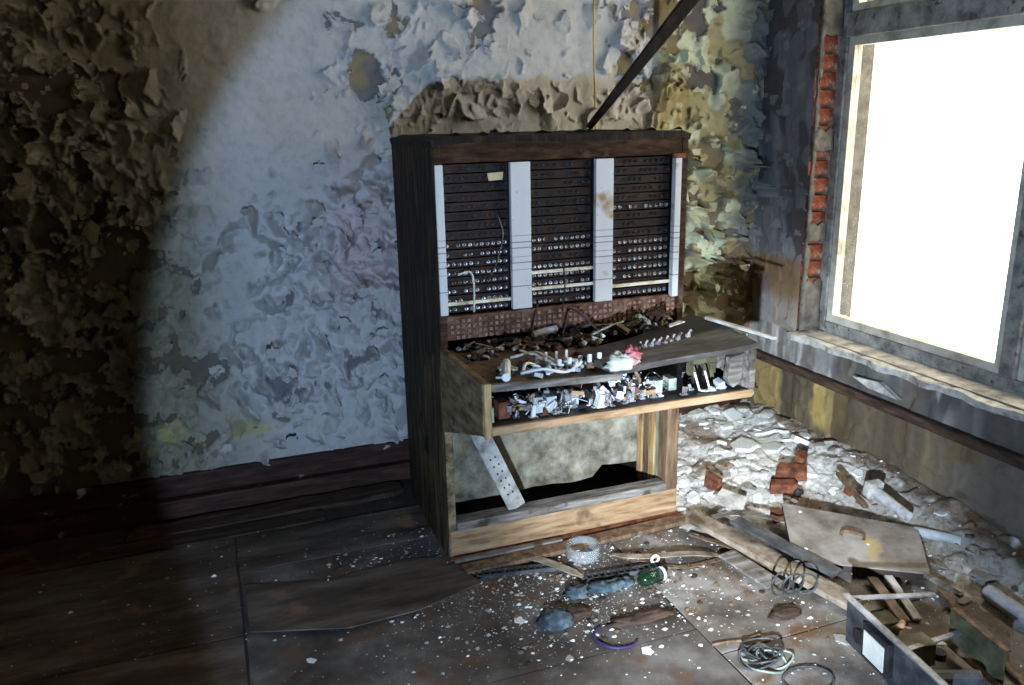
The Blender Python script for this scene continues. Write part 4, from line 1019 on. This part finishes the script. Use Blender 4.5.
# ------------------------------------------------------------------ loose plaster: chunks as things, crumbs as stuff
SL = []
for sd_ in range(10):
    rr = random.Random(sd_+40); n = rr.randint(5, 7)
    V = [(math.cos(2*math.pi*j/n)*rr.uniform(.6, 1.05), math.sin(2*math.pi*j/n)*rr.uniform(.5, .9), 0) for j in range(n)]
    V2 = [(x*rr.uniform(.85, .98), y*rr.uniform(.85, .98), .38*rr.uniform(.7, 1.2)) for (x, y, _) in V]
    b = MB().add(V+V2, [tuple(range(n-1, -1, -1)), tuple(range(n, 2*n))]+[(j, (j+1) % n, (j+1) % n+n, j+n) for j in range(n)])
    SL.append(b)
SLM = {}
def slabchunk(x, y, r, mat, label, group, thick=1, name='plaster_chunk', rot=None, lift=0):
    k = random.randrange(10)
    if (k, mat) not in SLM:
        me = bpy.data.meshes.new(name); me.from_pydata(SL[k].v, [], SL[k].f); me.update(); me.materials.append(MATS[mat]); SLM[(k, mat)] = me
    o = bpy.data.objects.new(name, SLM[(k, mat)]); COL.objects.link(o); o.location = (x, y, HT(x, y)-.003+lift); o.scale = (r, r, r*thick)
    o.rotation_euler = rot or (U(-.3, .3), U(-.3, .3), U(0, 6.28)) if x > -.8 else (U(-.04, .04), U(-.04, .04), U(0, 6.28)); return tag(o, label, 'plaster', group)
# the ones that stand out
for (px, py, r, th, m, lb_) in ((800, 441, .062, 1.0, 'plaster', 'large squarish white plaster block at the foot of the window wall'), (746, 449, .085, .5, 'plaster', 'large flat white plaster slab in the middle of the heap'),
                             (735, 418, .080, .6, 'plaster', 'white plaster slab at the back corner of the heap'), (770, 450, .075, .5, 'plaster', 'white plaster slab left of the squarish block'),
                             (820, 446, .035, .9, 'plaster_dim', 'grey plaster lump right of the squarish block'), (833, 450, .032, 1.1, 'plaster_dim', 'small upright grey plaster piece by the wall'),
                             (765, 432, .06, .5, 'plaster', 'white plaster piece behind the slab left of the squarish block'), (520, 620, .030, .4, 'plaster', 'white plaster flake on the floor left of the dull blue cloth'),
                             (648, 651, .030, .5, 'plaster', 'white plaster flake beside the purple wire'), (311, 660, .022, .4, 'plaster', 'lone white flake on the dark sheets at lower left'),
                             (192, 493, .030, .4, 'plaster', 'white flake lying on the dark skirting ledge'), (570, 658, .02, .4, 'plaster_dim', 'small grey flake near the bottom seam'),
                             (945, 565, .05, .25, 'plaster_dim', 'tan cardboard-like plaster sheet right of the hatch board'), (985, 572, .07, .2, 'plaster_dim', 'flat plaster sheet before the right edge pipe'),
                             (960, 600, .05, .3, 'plaster_dim', 'flat pale plaster piece above the chassis back plate'), (930, 668, .05, .3, 'plaster_dim', 'pale plaster piece inside the chassis')):
    p = G(px, py)
    slabchunk(p.x, p.y, r, m, lb_, None, th)
for k in range(95):
    x = U(-.82, -.04); y = U(-1.0, -.06)
    if XL < x < XR+.03 and y > YF-.1: continue
    r = U(.014, .045); slabchunk(x, y, r, 'plaster' if random.random() < .8 else 'plaster_dim', 'white plaster chunk lying in the bright rubble heap between cabinet and window', 'plaster chunks in the bright heap', U(.5, 1.2))
for k in range(110):
    x = U(-.85, -.03); y = U(-2.3, -.95)
    if x < -.30 and -1.62 < y < -.86 : continue
    r = U(.010, .038); slabchunk(x, y, r, random.choice(['plaster_dim', 'plaster_dim', 'plaster', 'mortar']), 'grey plaster piece scattered on the floor near the hatch board and chassis', 'plaster pieces on the right floor', U(.4, 1.0))
for k in range(70):
    x = U(-1.75, -1.2); y = U(-1.5, -.93); r = U(.005, .012)
    slabchunk(x, y, r, random.choice(['plaster', 'plaster_dim', 'plaster']), 'small plaster chip in the litter before the plinth', 'plaster chips before the plinth', .6)
# brown litter bits before the plinth
for k in range(60):
    x = U(-1.78, -.9); y = U(-1.45, -.92); 
    lumpobj('litter_bit', (x, y, FZ-.001), U(.006, .016), random.choice(['brown_wood', 'plank_dark', 'black', 'grey_wood']), 'small dark litter bit on the floor before the plinth', 'litter', 'dark litter before the plinth', .35)
# crumbs
cr = {'plaster': MB(), 'plaster_dim': MB(), 'brown_wood': MB()}
rs2 = np.random.RandomState(9)
def crumb(x, y, s_, m):
    z = HT(x, y)-.001
    if z < .02: z = FZ
    t0 = rs2.uniform(0, 6.28); pts = [(x+s_*math.cos(t0+k*1.57)*rs2.uniform(.6, 1.2), y+s_*math.sin(t0+k*1.57)*rs2.uniform(.5, 1.0), z+s_*.12) for k in range(4)]
    cr[m].add(pts+[(x+s_*.15, y, z+s_*rs2.uniform(.35, .9))], [(0, 1, 4), (1, 2, 4), (2, 3, 4), (3, 0, 4)])
for k in range(8500):
    t = rs2.rand()
    if t < .34:
        x = rs2.normal(-1.45, .28); y = rs2.normal(-1.15, .17)
    elif t < .60:
        x = rs2.uniform(-1.2, -.02); y = rs2.uniform(-2.3, -.9)
    elif t < .75:
        x = rs2.uniform(-.9, -.02); y = rs2.uniform(-1.1, -.05)
    elif t < .90:
        x = rs2.normal(-1.95, .18); y = rs2.normal(-.85, .16)
    else:
        x = rs2.uniform(-3.4, -1.2); y = rs2.uniform(-2.0, -.3)
    if (XL-.01 < x < XR+.01 and y > YF-.01) or x > -.01 or y > -.07 or x < -4.4: continue
    s_ = min(.011, .0017*np.exp(rs2.exponential(.52)))
    crumb(x, y, s_, rs2.choice(['plaster', 'plaster_dim', 'plaster_dim', 'brown_wood'] if x < -.9 else ['plaster', 'plaster', 'plaster_dim', 'brown_wood']))
allc = MB(); idx = []
for k, (m, mb) in enumerate(cr.items()): idx += [k]*len(mb.f); allc.add(mb.v, mb.f)
o = allc.build('plaster_crumbs', None)
for m in cr: o.data.materials.append(MATS[m])
o.data.polygons.foreach_set('material_index', idx); o['kind'] = 'stuff'
tag(o, 'fine plaster and wood crumbs strewn over the whole floor', 'crumbs')
for o in bpy.data.objects:
    if '_org' in o: del o['_org']
